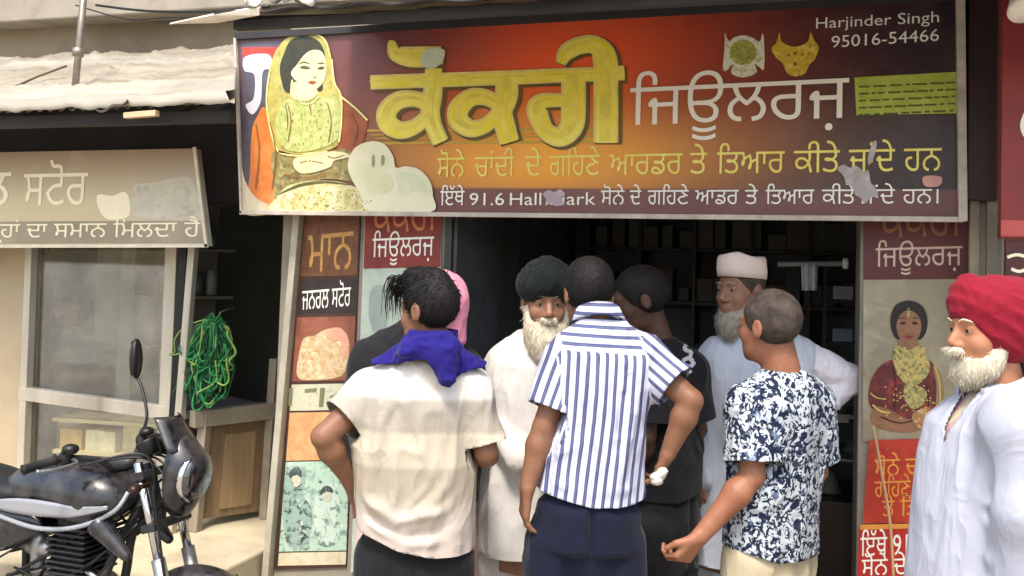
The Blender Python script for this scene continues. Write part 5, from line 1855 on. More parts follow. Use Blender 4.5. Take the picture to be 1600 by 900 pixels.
class Person:
    def __init__(s, label, foot, group=None):
        s.o = thing('person', foot, label, 'person', group)
        s.body = []
        s.foot = foot

    def mesh_body(s, mat, h=0.0055):
        V, Q = solve(s.body, h)
        V = relax(V, Q, 1, 0.35)
        o = link_mesh('body', V, Q, mat, s.o, smooth=True)
        return o

    def cloth(s, name, prims, mat, clips=(), folds=(), wr=(0.006, 14, (1, 1, .5)), h=0.0075, seed=0, attr=None, thick=0.004, parent=None, it=2, post=None):
        V, Q = solve([(q, k, 1) if not isinstance(q, tuple) else q for q, k in prims], h)
        V = relax(V, Q, it)
        for mask, hf, ax in clips:
            hv = hf(V)
            hv = np.where(mask(V), hv, -1.0)
            if ax is None:
                hv = np.where(hv > -.5, hv, -1.0)
                ax = np.zeros(3)
            V, Q = clip_hem(V, Q, hv, ax)
        N = normals(V, Q)
        if wr:
            V = wrinkle(V, N, wr[0], wr[1], wr[2], seed)
        if folds:
            V = crease(V, N, folds)
        if post:
            V = post(V, N)
        a = attr(V) if attr else None
        o = link_mesh(name, V, Q, mat, parent or s.o, smooth=True, attr=a)
        if thick:
            solid(o, thick, 0)
        return o, V, Q

    def legs(s, hipL, hipR, kneeL, kneeR, ankL, ankR, toe, mat, waist=None, r=(.098, .074, .06), shoe=None, name='trousers', seed=3, shoe_name='shoe'):
        pr = []
        if waist is not None:
            pr.append((waist, .03))
        pr.append((Ell((hipL + hipR) / 2 - UP * .03, (.115, .10, .12)), .03))
        for a, b, c in ((hipL, kneeL, ankL), (hipR, kneeR, ankR)):
            pr += [(RCone(a, b, r[0], r[1]), .014), (RCone(b, c - UP * .03, r[1], r[2]), .02)]
        zc = min(ankL[2], ankR[2]) - 0.02
        hm = (hipL + hipR) / 2
        bk_ = -toe * .135
        fs = [([hm + bk_ + UP * .16, hm + bk_ * .95 - UP * .04, hm + bk_ * .7 - UP * .3], -.022, .013), ([hipL + bk_ - UP * .05, hm + bk_ - UP * .085], -.008, .012), ([hipR + bk_ - UP * .05, hm + bk_ - UP * .085], -.008, .012), ([hipL + bk_ * .9 - UP * .16, hm + bk_ * .8 - UP * .13], .008, .012), ([hipR + bk_ * .9 - UP * .16, hm + bk_ * .8 - UP * .13], .008, .012)]
        s.cloth(name, pr, mat, [(lambda V: V[:, 2] < 10, lambda V: zc - V[:, 2], -UP * 1.0)], fs, wr=(0.010, 11, (1, 1, .45)), h=0.008, seed=seed, it=2)
        for a, b, c in ((hipL, kneeL, ankL), (hipR, kneeR, ankR)):
            s.body += [(RCone(a, b, .075, .055), .02, 1), (RCone(b, c, .05, .035), .02, 1)]
            g0 = np.array([c[0], c[1], s.foot[2]])
            s.body += [(RCone(g0 + UP * .045 - toe * .02, g0 + UP * .03 + toe * .12, .038, .026), .02, 1)]
            V, Q = solve([(RCone(g0 + UP * .05 - toe * .03, g0 + UP * .04 + toe * .08, .048, .046), 0, 1), (RCone(g0 + UP * .04 + toe * .08, g0 + UP * .03 + toe * .16, .046, .034), .02, 1),
                          (Ell(g0 - UP * .5, (5, 5, .5)), .004, -1)], 0.008)
            link_mesh(shoe_name, V, Q, shoe or M_black, s.o, smooth=True)


def standing_legs(p, pelvis, F, mat, hip_w=.09, spread=.11, waist=None, stepf=0.02, r=(.098, .074, .06), **k):
    R_ = np.cross(F, UP)
    z0 = p.foot[2]
    hl, hr = pelvis - R_ * hip_w, pelvis + R_ * hip_w
    al = np.array([hl[0], hl[1], z0 + .09]) - R_ * (spread - hip_w) + F * stepf
    ar = np.array([hr[0], hr[1], z0 + .09]) + R_ * (spread - hip_w) - F * stepf
    p.legs(hl, hr, (hl + al) / 2 + F * .02, (hr + ar) / 2 + F * .02, al, ar, F, mat, waist, r, **k)


def sleeve_clip(sh, el, at, prim, torso):
    ax = nrm(el - sh)
    return (lambda V: prim.ev(V) < torso.ev(V) + 0.01, lambda V: (V - at) @ ax, ax)


def hem_clip(lo, pts, d):
    d = d - lo.B[0] * .9
    uv = np.array([lo.uv(J(x, y, d)[None])[:2] for x, y in pts])[:, :, 0]
    o = np.argsort(uv[:, 1])
    tt, uu = uv[o, 0], uv[o, 1]

    def hf(V):
        t, u, v = lo.uv(V)
        return np.interp(u, uu, tt) - t
    return (lambda V: np.ones(len(V), bool), hf, -lo.U)


def collar(p, c, F, ra, rb, mat, h=.04, tilt=.35, parent=None, opening=0.0, name='collar'):
    "a turned-down shirt collar round the neck"
    F = nrm(F)
    R_ = np.cross(F, UP)
    ax = nrm(UP + F * tilt)
    Fp = nrm(F - ax * (F @ ax))
    prof = [(1.02, -.004), (.98, h * .5), (.96, h), (1.0, h + .006), (1.10, h * .6), (1.22, -.006)]
    n = 40
    a0 = opening
    V = []
    for k, (q, hh) in enumerate(prof):
        for i in range(n + 1):
            a = a0 + (2 * math.pi - 2 * a0) * i / n
            V.append(c + q * (ra * math.sin(a) * R_ + rb * math.cos(a) * Fp) + ax * hh)
    F_ = [(k * (n + 1) + i, k * (n + 1) + i + 1, (k + 1) * (n + 1) + i + 1, (k + 1) * (n + 1) + i) for k in range(len(prof) - 1) for i in range(n)]
    return solid(link_mesh(name, V, F_, mat, parent or p.o, smooth=True), 0.003)


def scalp_hair(p, fr, mat, grow=.012, length=.02, count=4500, face_cut=(0, .10, -.03, (.09, .075, .105)), nape=-.05, seed=1, flow=None, name='hair', s=1.0, r=.0009, extra=(), amp=.0015):
    c, l, f, u = fr
    A = np.array([l, f, u])
    H_ = lambda x, y, z: c + s * (x * l + y * f + z * u)
    fx, fy, fz, fr_ = face_cut
    pr = [(Ell(H_(0, -.014, .036), s * np.array((.076 + grow, .097 + grow, .088 + grow)), A), 0, 1)] + list(extra)
    pr += [(Ell(H_(fx, fy, fz), s * np.array(fr_), A), .012, -1)]
    pr += [(Ell(H_(0, 0.0, nape - .2), s * np.array((.3, .3, .2)), A), .01, -1)]
    for q in (-1, 1):
        pr.append((Ell(H_(q * .088, -.004, -.012), s * np.array((.026, .024, .036)), A), .006, -1))
    V, Q = solve(pr, 0.005)
    V = relax(V, Q, 1)
    N = normals(V, Q)
    V = wrinkle(V, N, amp, 60, (1, 1, 1), seed)
    o = link_mesh(name, V, Q, mat, p.o, smooth=True)
    if count:
        fl = flow or (lambda q: -u * 0.8 - f * .3)
        m = strands(V, N, count, length, fl, r, .14, seed, .18)
        m.build('strand', mat, o, smooth=True)['kind'] = 'stuff'
    return o


def beard(p, fr, prims, mat, count=900, length=.03, seed=2, name='beard', flow=None, r=.0010):
    c, l, f, u = fr
    V, Q = solve(prims, 0.005)
    V = relax(V, Q, 1)
    N = normals(V, Q)
    V = wrinkle(V, N, .004, 60, (1, 1, .35), seed)
    o = link_mesh(name, V, Q, mat, p.o, smooth=True)
    m = strands(V, N, count, length, flow or (lambda q: -u + f * .2), r, .22, seed)
    m.build('strand', mat, o, smooth=True)['kind'] = 'stuff'
    return o


def eyes(p, fr, s=1.0):
    c, l, f, u = fr
    m1 = plain('eye white', (142, 128, 116), 0.3)
    m2 = plain('dark iris', (26, 18, 14), 0.1)
    for q in (-1, 1):
        e = c + s * (q * .032 * l + .0815 * f + .0095 * u)
        o = MB().lathe(e, f, [(-.012 * s, .001), (-.008 * s, .009 * s), (0, .0122 * s), (.007 * s, .0095 * s), (.0112 * s, .003 * s), (.0116 * s, 0)], 14).build('eye', m1, p.o, smooth=True)
        MB().lathe(e, f, [(.0085 * s, .006 * s), (.0118 * s, .0045 * s), (.0126 * s, 0)], 12).build('iris', m2, o, smooth=True)


def brows(p, fr, mat, s=1.0):
    c, l, f, u = fr
    for q in (-1, 1):
        pts = [c + s * (q * x * l + y * f + z * u) for x, y, z in ((.014, .103, .033), (.030, .102, .040), (.050, .088, .034))]
        MB().tube(list(catmull(pts, 5, False)), [.0022 * s] * 6 + [.0026 * s] * 3 + [.0014 * s] * 2, 6).build('eyebrow', mat, p.o, smooth=True)


def turban(p, fr, mat, prims, pleat=.004, freq=85, dirv=(0, .5, 1.0), seed=1, name='turban', cut=None, h=.006):
    c, l, f, u = fr
    V, Q = solve(prims, h)
    V = relax(V, Q, 2)
    N = normals(V, Q)
    q = V - c
    x, y, z = q @ l, q @ f, q @ u
    w = np.abs(x) * dirv[0] + y * dirv[1] + z * dirv[2]
    w = w + .012 * vnoise(V * 14, seed)
    ph = w * freq
    tri = np.abs((ph % 1.0) - 0.35) / 0.65
    V = V + N * (pleat * (tri - 0.4))[:, None]
    V = wrinkle(V, N, .003, 30, (1, 1, 1), seed)
    return link_mesh(name, V, Q, mat, p.o, smooth=True)


def ground(px, py, d, z=0.0):
    q = J(px, py, d)
    q[2] = z
    return q


S_brown = skin_mat('brown skin', (138, 98, 74), (158, 116, 90))
S_warm = skin_mat('warm brown skin', (118, 80, 58), (138, 98, 74))
S_dark = skin_mat('dark brown skin', (92, 60, 44), (106, 72, 52))
S_fair = skin_mat('light brown skin', (166, 112, 82), (182, 130, 98))
M_hairb = plain('black hair', (20, 17, 17), 0.7, spec=0.25, var=0.3, scale=40)
M_hairg = plain('greying hair', (66, 58, 52), 0.75, spec=0.2, var=0.5, scale=26)
M_wbeard = plain('white beard hair', (204, 194, 172), 0.6, var=0.1, scale=30, bump=0.3, bscale=300)
M_gbeard = plain('grey beard hair', (150, 142, 130), 0.6, var=0.2, scale=30, bump=0.3, bscale=300)
M_pblack = cloth_mat('black trouser cloth', (20, 20, 24))
M_navy = cloth_mat('navy trouser cloth', (10, 17, 38))
M_beige = cloth_mat('beige trouser cloth', (178, 166, 140))
M_sandal = plain('brown sandal', (60, 40, 28), 0.6)

# ---------------------------------------------------------------- 1 man in cream shirt with blue scarf
d = 3.0
F1 = facing(6)
p = Person('man seen from behind in cream shirt with a royal blue scarf round his neck', ground(650, 880, d))
lo = loftpx([(915, 560, 738, .13), (860, 559, 738, .135), (800, 556, 740, .13), (720, 553, 744, .125), (655, 553, 748, .12), (618, 566, 750, .11), (592, 596, 728, .085), (566, 634, 702, .06)], d, F1)
aL = [J(584, 612, 3.0), J(505, 682, 2.90), J(548, 752, 2.99)]
aR = [J(736, 612, 3.0), J(760, 706, 2.98), J(758, 716, 3.20)]
fr = head_frame(J(671, 487, 2.97), facing(52), 0.10)
neck = RCone(J(668, 575, 3.0), J(672, 520, 2.985), .06, .055)
p.body += [(Off(lo, -.045), 0, 1), (neck, .03, 1)] + arm_prims(*aL) + arm_prims(*aR) + head_prims(fr, .92)
p.body += hand_prims(aL[2], J(574, 792, 3.06) - aL[2], -F1 - CRh * .3, False, (0.5, 0.5, 0.4)) + hand_prims(aR[2], F1 + UP * .1, -CRh, True, (.5, .6, .4))
t = NT('cream banded shirt')
t.set(0.85, 0, 0.2)
at = t.n('Attribute')
at.attribute_name = 'cloth'
sp = t.n('SeparateXYZ')
t.l(at.outputs['Vector'], sp.inputs[0])
rp_ = t.n('ValToRGB')
t.l(t.math('ADD', sp.outputs['Y'], t.math('MULTIPLY', t.noise(9), .012)), rp_.inputs[0])
el_ = rp_.color_ramp.elements
stops = [(0.0, (182, 169, 159)), (0.20, (182, 169, 159)), (0.23, (191, 180, 169)), (0.315, (159, 150, 133)), (0.33, (158, 148, 132)), (0.395, (159, 150, 133)), (0.41, (184, 174, 156)), (0.50, (186, 176, 158)), (0.515, (156, 148, 135)), (0.60, (159, 152, 141)), (0.615, (197, 191, 184)), (1.0, (199, 193, 187))]
el_[0].position, el_[0].color = stops[0][0], lin(stops[0][1])
el_[1].position, el_[1].color = stops[1][0], lin(stops[1][1])
for q, cc in stops[2:]:
    e = el_.new(q)
    e.color = lin(cc)
t.base(rp_.outputs[0])
folds_bump(t, .52, 5.5)
slL, slR = RCone(aL[0], aL[1], .064, .070), RCone(aR[0], aR[1], .062, .064)
Jc = lambda x, y: J(x, y, d - .125)
o_sh, V, Q = p.cloth('shirt', [(lo, 0), (slL, .035), (slR, .02), (RCone(J(650, 585, d), aL[0], .06, .060), .05), (RCone(J(690, 585, d), aR[0], .06, .058), .05)], t.m,
        [sleeve_clip(aL[0], aL[1], J(532, 652, 2.94), slL, lo), sleeve_clip(aR[0], aR[1], J(768, 690, 2.98), slR, lo), hem_clip(lo, [(540, 828), (570, 836), (620, 858), (680, 872), (760, 876)], d)],
        [([Jc(600, 640), Jc(590, 690), Jc(578, 760)], .016, .02), ([Jc(618, 640), Jc(606, 665)], -.008, .012), ([Jc(735, 650), Jc(722, 700), Jc(700, 760), Jc(660, 800)], .014, .018),
         ([Jc(560, 770), Jc(620, 812), Jc(690, 800), Jc(738, 770)], .018, .018), ([Jc(560, 800), Jc(630, 838), Jc(700, 826), Jc(740, 806)], -.016, .014), ([Jc(570, 815), Jc(640, 850), Jc(720, 846)], .012, .012), ([Jc(734, 628), Jc(737, 660), Jc(738, 700)], -.022, .009),
         ([Jc(690, 700), Jc(670, 760), Jc(640, 790)], .006, .012), ([Jc(720, 720), Jc(712, 790), Jc(730, 850)], .008, .014)],
        wr=(.010, 9, (1.2, 1.2, .6)), attr=lambda V: np.column_stack([lo.uv(V)[1], lo.uv(V)[0], lo.uv(V)[2]]), seed=2)
collar(p, J(668, 556, 2.985), F1, .075, .072, t.m, parent=o_sh)
sc_m = cloth_mat('royal blue scarf', (26, 16, 104), .12, bump=.3)
def to_px(V):
    q = (V - CAM) @ RC
    return np.column_stack([PX0 + F_PX * q[:, 0] / -q[:, 2], PY0 + F_PX * q[:, 1] / q[:, 2]])


def inside(pts, poly):
    poly = np.asarray(poly, float)
    r = np.zeros(len(pts), bool)
    for a, b in zip(poly, np.roll(poly, -1, axis=0)):
        c = ((a[1] > pts[:, 1]) != (b[1] > pts[:, 1]))
        with np.errstate(divide='ignore', invalid='ignore'):
            x = (b[0] - a[0]) * (pts[:, 1] - a[1]) / (b[1] - a[1]) + a[0]
        r ^= c & (pts[:, 0] < x)
    return r


# the scarf: a cloth lying on the shoulders and standing round the neck, its lower edge cut to the drape
scq = [(Off(lo, .020), 0, 1), (RCone(J(668, 572, 2.985), J(676, 516, 2.975), .098, .074), .05, 1), (RCone(J(650, 562, 2.98), J(586, 576, 2.98), .05, .026), .04, 1), (RCone(J(690, 560, 2.98), J(752, 578, 2.99), .05, .028), .04, 1),
       (Off(slL, .012), .04, 1), (Off(slR, .012), .04, 1), (RCone(J(690, 552, 2.90), J(700, 590, 2.875), .035, .02), .04, 1), (RCone(J(640, 545, 2.915), J(700, 545, 2.90), .025, .03), .04, 1)]
V, Q = solve(scq, .0048)
V = relax(V, Q, 1)
dr = catmull([(652, 500), (638, 522), (616, 538), (592, 550), (580, 558), (582, 569), (606, 570), (640, 567), (664, 563), (674, 576), (682, 590), (694, 601), (706, 599), (718, 588), (736, 580), (756, 575), (761, 560), (746, 540), (724, 518), (714, 500)], 8)
px_ = to_px(V)
dep = (V - CAM) @ -RC[:, 2]
front = (dep > 2.985) & (V[:, 2] > J(668, 592, 3.0)[2] - .10) & (np.abs((V - J(664, 560, 3.0)) @ CRh) < .14)
ok = (inside(px_, dr) & (dep <= 2.99)) | front
ok &= V[:, 2] < J(670, 512, 3.0)[2]
V, Q, _ = keep(V, Q, ok[Q].all(1))
V = relax(V, Q, 1, .5)
N = normals(V, Q)
Js = lambda x, y: J(x, y, 2.89)
V = crease(V, N, [([Js(584, 562), Js(630, 552), Js(690, 530)], .012, .011), ([Js(590, 570), Js(650, 560), Js(706, 545)], -.010, .009), ([Js(640, 530), Js(680, 528), Js(720, 540)], .010, .010), ([Js(700, 535), Js(706, 570), Js(696, 598)], .012, .011), ([Js(720, 540), Js(724, 570), Js(716, 588)], -.010, .009), ([Js(735, 545), Js(748, 575)], .009, .010), ([Js(640, 545), Js(690, 548)], -.009, .007)])
V = wrinkle(V, normals(V, Q), .006, 34, (1, 1, 1), 6)
solid(link_mesh('scarf', V, Q, sc_m, p.o, smooth=True), .006)
c_, l_, f_, u_ = fr
tuft = [(RCone(c_ + .05 * f_ + .104 * u_ + l_ * .01, c_ + .110 * f_ + .070 * u_ + l_ * .02, .030, .016), .03, 1), (RCone(c_ - .03 * f_ + .098 * u_, c_ + .05 * f_ + .108 * u_, .036, .032), .03, 1)]
ho = scalp_hair(p, fr, M_hairb, .006, .020, 9000, face_cut=(0, .105, -.035, (.095, .075, .105)), nape=-.06, s=.92, seed=3, flow=lambda q: f_ * .8 - u_ * .5, extra=tuft, amp=.0015)
m = MB()
g_ = np.random.default_rng(12)
for k in range(110):
    a = c_ + (.080 + g_.uniform(-.02, .02)) * f_ + (.10 + g_.uniform(-.02, .015)) * u_ + l_ * g_.uniform(-.05, .06)
    w_ = g_.uniform(.035, .075)
    dn = g_.uniform(.04, .12)
    pts = [a, a + f_ * w_ * .45 + u_ * .006, a + f_ * w_ * .8 - u_ * dn * .45, a + f_ * w_ * (.85 + g_.uniform(-.1, .1)) - u_ * dn]
    m.tube(list(catmull(pts, 3, False)), [.0016] * 6 + [.0012, .001, .0008, .0004], 3, cap=False)
m.build('fringe', M_hairb, ho, smooth=True)['kind'] = 'stuff'
eyes(p, fr, .92)
standing_legs(p, J(648, 872, d), F1, M_pblack, .085, .12, waist=Off(loftpx([(912, 566, 732, .12), (800, 568, 730, .11)], d, F1), -.012), seed=4)
p.mesh_body(S_warm)

# ---------------------------------------------------------------- 2 person in black behind him
d = 3.42
F2 = facing(15)
p = Person('person in black top and pink headcloth, mostly hidden behind the blue scarf man', ground(655, 880, d))
lo = loftpx([(905, 560, 744, .13), (800, 558, 744, .13), (680, 550, 744, .12), (610, 550, 742, .12), (570, 560, 736, .11), (540, 578, 720, .085), (518, 604, 702, .062), (505, 630, 694, .055)], d, F2)
aL = [J(580, 566, d), J(552, 680, d), J(580, 735, d + .2)]
aR = [J(726, 580, d), J(738, 690, d), J(735, 730, d + .2)]
fr = head_frame(J(690, 484, d - .02), facing(-20), .1)
p.body += [(Off(lo, -.045), 0, 1), (RCone(J(670, 545, d), J(686, 505, d), .055, .052), .03, 1)] + arm_prims(*aL) + arm_prims(*aR) + head_prims(fr)
p.body += hand_prims(aL[2], F2, CRh, False) + hand_prims(aR[2], F2, -CRh, True)
M_blk = cloth_mat('black top cloth', (22, 21, 24), .15)
slL, slR = RCone(aL[0], aL[1], .068, .060), RCone(aR[0], aR[1], .068, .06)
pr = [(lo, 0), (slL, .05), (slR, .05)] + [(RCone(a[1], a[2], .056, .045), .03) for a in (aL, aR)] + [(RCone(J(640, 530, d), aL[0], .055, .064), .05)]
p.cloth('tunic', pr, M_blk, [hem_clip(lo, [(540, 800), (650, 804), (760, 800)], d)], wr=(.009, 12, (1, 1, .6)), seed=9)
c_, l_, f_, u_ = fr
A_ = np.array([l_, f_, u_])
M_pink = cloth_mat('pink headcloth', (214, 138, 160), .08, bump=.3)
p.cloth('headcloth', [((Ell(c_ + .035 * u_ - .01 * f_, (.094, .112, .104), A_), 0, 1), 0), ((RCone(J(706, 470, d - .05), J(714, 530, d - .04), .05, .03), .03, 1), .03), ((Ell(c_ + .13 * f_ - .04 * u_, (.08, .075, .1), A_), .015, -1), 0), ((Ell(c_ - u_ * .24 + l_ * .1, (.2, .3, .17), A_), .01, -1), 0)], M_pink, wr=(.006, 20, (1, 1, .5)), seed=4, thick=0, h=.006)
standing_legs(p, J(655, 815, d), F2, cloth_mat('pale pink trousers', (206, 176, 172), .1), .10, .19, waist=Off(lo, -.012), seed=8, r=(.11, .085, .075))
p.mesh_body(S_brown, .007)

# ---------------------------------------------------------------- 3 bearded man in white kurta
d = 3.55
F3 = facing(174)
p = Person('old man with long white beard, dark green turban and white kurta', ground(815, 880, d))
lo = loftpx([(900, 742, 884, .17), (800, 746, 886, .16), (700, 752, 890, .14), (620, 762, 896, .13), (568, 774, 904, .125), (540, 790, 894, .10), (520, 812, 876, .062)], d, F3)
aR = [J(790, 566, d), J(764, 655, d - .02), J(812, 716, d - .16)]
aL = [J(892, 566, d), J(912, 655, d - .02), J(858, 720, d - .16)]
fr = head_frame(J(852, 474, d - .04), facing(186), .10)
p.body += [(Off(lo, -.045), 0, 1), (RCone(J(845, 545, d), J(850, 500, d - .02), .055, .05), .03, 1)] + arm_prims(*aR) + arm_prims(*aL) + head_prims(fr)
p.body += hand_prims(aR[2], CRh * .9 - UP * .3, F3 * -1, True, (.5, .5, .4)) + hand_prims(aL[2], -CRh * .9 - UP * .3, F3 * -1, False, (.5, .5, .4))
M_wk = cloth_mat('white kurta cloth', (206, 202, 196), .05, bump=.2, soil=(176, 172, 170))
pr = [(lo, 0)] + [(RCone(a[0], a[1], .072, .066), .05) for a in (aR, aL)] + [(RCone(a[1], a[2], .066, .052), .03) for a in (aR, aL)]
Jc = lambda x, y: J(x, y, d - .13)
o_sh, V, Q = p.cloth('kurta', pr, M_wk, [hem_clip(lo, [(700, 872), (815, 876), (930, 872)], d)], [([Jc(800, 600), Jc(790, 700)], .008, .02), ([Jc(770, 720), Jc(772, 860)], .016, .022), ([Jc(800, 730), Jc(804, 870)], -.014, .02), ([Jc(828, 740), Jc(832, 870)], .014, .02)], wr=(.010, 9, (1.4, 1.4, .45)), seed=12)
c_, l_, f_, u_ = fr
A_ = np.array([l_, f_, u_])
H_ = lambda x, y, z: c_ + x * l_ + y * f_ + z * u_
collar(p, J(848, 527, d - .02), F3, .068, .066, M_wk, .03, .3, o_sh, .25)
eyes(p, fr)
brows(p, fr, M_gbeard)
beard(p, fr, [(Ell(H_(0, .050, -.105), (.070, .060, .075), A_), 0, 1), (Ell(H_(0, .070, -.155), (.056, .046, .068), A_), .04, 1), (RCone(H_(-.062, .02, -.02), H_(-.05, .05, -.1), .018, .03), .02, 1), (RCone(H_(.062, .02, -.02), H_(.05, .05, -.1), .018, .03), .02, 1), (Ell(H_(0, .10, -.045), (.032, .014, .010), A_), .008, 1), (Ell(H_(0, .115, -.066), (.017, .02, .006), A_), .005, -1)], M_wbeard, 4000, .024, 21)
tp = [(Ell(H_(0, -.012, .068), (.108, .128, .088), A_), 0, 1), (Ell(H_(0, .03, .10), (.075, .09, .075), A_), .03, 1), (Ell(H_(0, .115, -.05), (.075, .075, .092), A_), .012, -1), (Ell(H_(0, 0, -.19), (.3, .3, .19), A_), .01, -1)]
turban(p, fr, cloth_mat('dark green turban cloth', (18, 25, 21), .2, bump=.3), tp, .005, 70, (.55, 0, 1.0), 3)
standing_legs(p, J(815, 790, d), F3, M_wk, .08, .10, seed=14, r=(.10, .085, .08), shoe=M_sandal)
p.mesh_body(S_brown, .005)

# ---------------------------------------------------------------- 4 man in striped shirt
d = 3.0
F4 = facing(4)
p = Person('man seen from behind in blue and white striped shirt and navy trousers', ground(915, 880, d))
lo = loftpx([(840, 832, 1004, .13), (780, 838, 1004, .13), (720, 852, 1004, .13), (650, 866, 1008, .125), (595, 868, 1016, .12), (556, 872, 1018, .11), (528, 890, 996, .085), (502, 908, 964, .058)], d, F4, .05)
aL = [J(886, 566, 3.03), J(850, 668, 2.98), J(824, 762, 2.95)]
aR = [J(1006, 562, 3.03), J(1080, 626, 2.95), J(1043, 710, 2.97)]
fr = head_frame(J(919, 462, 3.10), facing(10), .28)
p.body += [(Off(lo, -.042), 0, 1), (RCone(J(935, 515, 3.04), J(926, 470, 3.08), .058, .054), .03, 1)] + arm_prims(*aL, 1.0) + arm_prims(*aR, 1.0) + head_prims(fr, .93)
p.body += hand_prims(aL[2], J(818, 812, 2.96) - aL[2], CRh + F4 * .2, False, (.35, .4, .3)) + hand_prims(aR[2], J(1024, 752, 3.0) - aR[2], -CRh + F4 * .6, True, (.6, .7, .5))
t = NT('striped shirt cloth')
t.set(.8, 0, .2)
at = t.n('Attribute')
at.attribute_name = 'cloth'
sp = t.n('SeparateXYZ')
t.l(at.outputs['Vector'], sp.inputs[0])
reg = t.math('GREATER_THAN', sp.outputs['Z'], .5)
co = t.math('ADD', t.math('MULTIPLY', sp.outputs['X'], t.math('SUBTRACT', 1.0, reg)), t.math('MULTIPLY', sp.outputs['Y'], reg))
ph = t.math('FRACT', t.math('ADD', t.math('MULTIPLY', co, 36.0), 40.0))
dk = t.math('MULTIPLY', t.ramp(ph, .44, .48), t.ramp(ph, .86, .82))
gp_ = t.math('MULTIPLY', t.ramp(ph, .56, .60), t.ramp(ph, .70, .66))
fine = t.math('MULTIPLY', t.ramp(ph, .10, .12), t.ramp(ph, .20, .18))
trn = t.math('MULTIPLY', t.math('GREATER_THAN', sp.outputs['Z'], .02), t.math('LESS_THAN', sp.outputs['Z'], .98))
dk = t.math('MULTIPLY', dk, t.math('SUBTRACT', 1.0, trn))
col = t.mix(dk, lin((186, 187, 204)), lin((72, 78, 112)))
col = t.mix(t.math('MULTIPLY', gp_, .35), col, lin((120, 124, 150)))
col = t.mix(t.math('MULTIPLY', fine, .4), col, lin((150, 154, 180)))
t.base(col)
folds_bump(t, .52, 5.5)
slL, slR = RCone(aL[0], aL[1], .068, .076), RCone(aR[0], aR[1], .068, .074)
yk = lo.uv(J(940, 548, 3.03)[None])[0][0]


def attr4(V):
    tt, u, v = lo.uv(V)
    dt = lo.ev(V)
    a = np.column_stack([u * (1 - .10 * np.clip((tt - .3), 0, 1)), tt, np.zeros(len(V))])
    a[tt > yk, 2] = 1
    for q, (s0, e0) in ((slL, aL[:2]), (slR, aR[:2])):
        ax = nrm(e0 - s0)
        k = (q.ev(V) < dt - .004)
        side = nrm(np.cross(ax, CDh))
        a[k, 1] = ((V - s0) @ side)[k]
        a[k, 2] = 1
    return a


Jc = lambda x, y: J(x, y, d - .10)
o_sh, V, Q = p.cloth('shirt', [(lo, 0), (slL, .05), (slR, .05), (RCone(J(915, 528, 3.03), aL[0], .05, .058), .05), (RCone(J(965, 526, 3.03), aR[0], .05, .058), .05)], t.m,
        [sleeve_clip(aL[0], aL[1], J(852, 636, 2.99), slL, lo), sleeve_clip(aR[0], aR[1], J(1054, 602, 2.97), slR, lo), hem_clip(lo, [(820, 764), (850, 774), (925, 794), (980, 794), (1030, 786)], d)],
        [([Jc(890, 600), Jc(880, 660), Jc(868, 740)], .015, .018), ([Jc(905, 640), Jc(893, 740)], -.008, .014), ([Jc(1000, 600), Jc(985, 680), Jc(960, 760)], .016, .018), ([Jc(975, 620), Jc(962, 700)], -.012, .014), ([Jc(940, 580), Jc(935, 760)], .006, .02), ([Jc(850, 750), Jc(920, 772), Jc(1000, 764)], .008, .014), ([J(880, 548, 2.92), J(940, 549, 2.91), J(1010, 548, 2.92)], .004, .006)],
        wr=(.011, 11, (1.3, 1.3, .5)), attr=attr4, seed=31)
o_c = collar(p, J(935, 503, 3.045), F4, .070, .070, t.m, .035, .45, o_sh)
a_ = o_c.data.attributes.new('cloth', 'FLOAT_VECTOR', 'POINT')
a_.data.foreach_set('vector', np.array([(0, v.co.z * 1.0, 1) for v in o_c.data.vertices], np.float32).ravel())
scalp_hair(p, fr, M_hairb, .011, .013, 6000, seed=7, nape=-.075, s=.93, flow=lambda q: -fr[3] * .8)
eyes(p, fr)
standing_legs(p, J(915, 845, d), F4, M_navy, .098, .15, waist=Off(loftpx([(850, 830, 1003, .128), (792, 838, 1001, .124), (770, 856, 990, .10)], d, F4), -.004), seed=17, r=(.088, .076, .066))
p.mesh_body(S_warm)
V, Q = solve([(Ell(J(1026, 748, 2.945), (.020, .014, .022)), 0, 1), (Ell(J(1036, 738, 2.95), (.014, .012, .014)), .012, 1)], .005)
N = normals(V, Q)
V = wrinkle(V, N, .006, 60, (1, 1, 1), 4)
tag(link_mesh('crumpled_paper', V, Q, plain('white paper', (186, 182, 174), .7), smooth=False), 'crumpled white paper held in the striped shirt man\'s right hand', 'paper')

# ---------------------------------------------------------------- 5 man in black tee
d = 3.66
F5 = facing(50)
p = Person('man in a black tee with white sleeve print, standing beyond the striped shirt', ground(1035, 880, d))
lo = loftpx([(905, 985, 1092, .12), (760, 984, 1094, .12), (640, 984, 1096, .12), (580, 990, 1092, .11), (550, 1000, 1076, .09), (528, 1010, 1056, .06)], d, F5)
aL = [J(1016, 580, d - .12), J(1010, 680, d - .16), J(1000, 740, d - .05)]
aR = [J(1074, 578, d), J(1090, 670, d), J(1062, 720, d + .12)]
fr = head_frame(J(1001, 470, d - .02), facing(88), .30)
p.body += [(Off(lo, -.045), 0, 1), (RCone(J(1034, 548, d), J(1016, 490, d), .055, .052), .03, 1)] + arm_prims(*aL) + arm_prims(*aR) + head_prims(fr)
p.body += hand_prims(aL[2], F5 - UP, CDh, False) + hand_prims(aR[2], F5 - UP * .3, -CRh, True)
slL, slR = RCone(aL[0], aL[1], .07, .07), RCone(aR[0], aR[1], .07, .07)
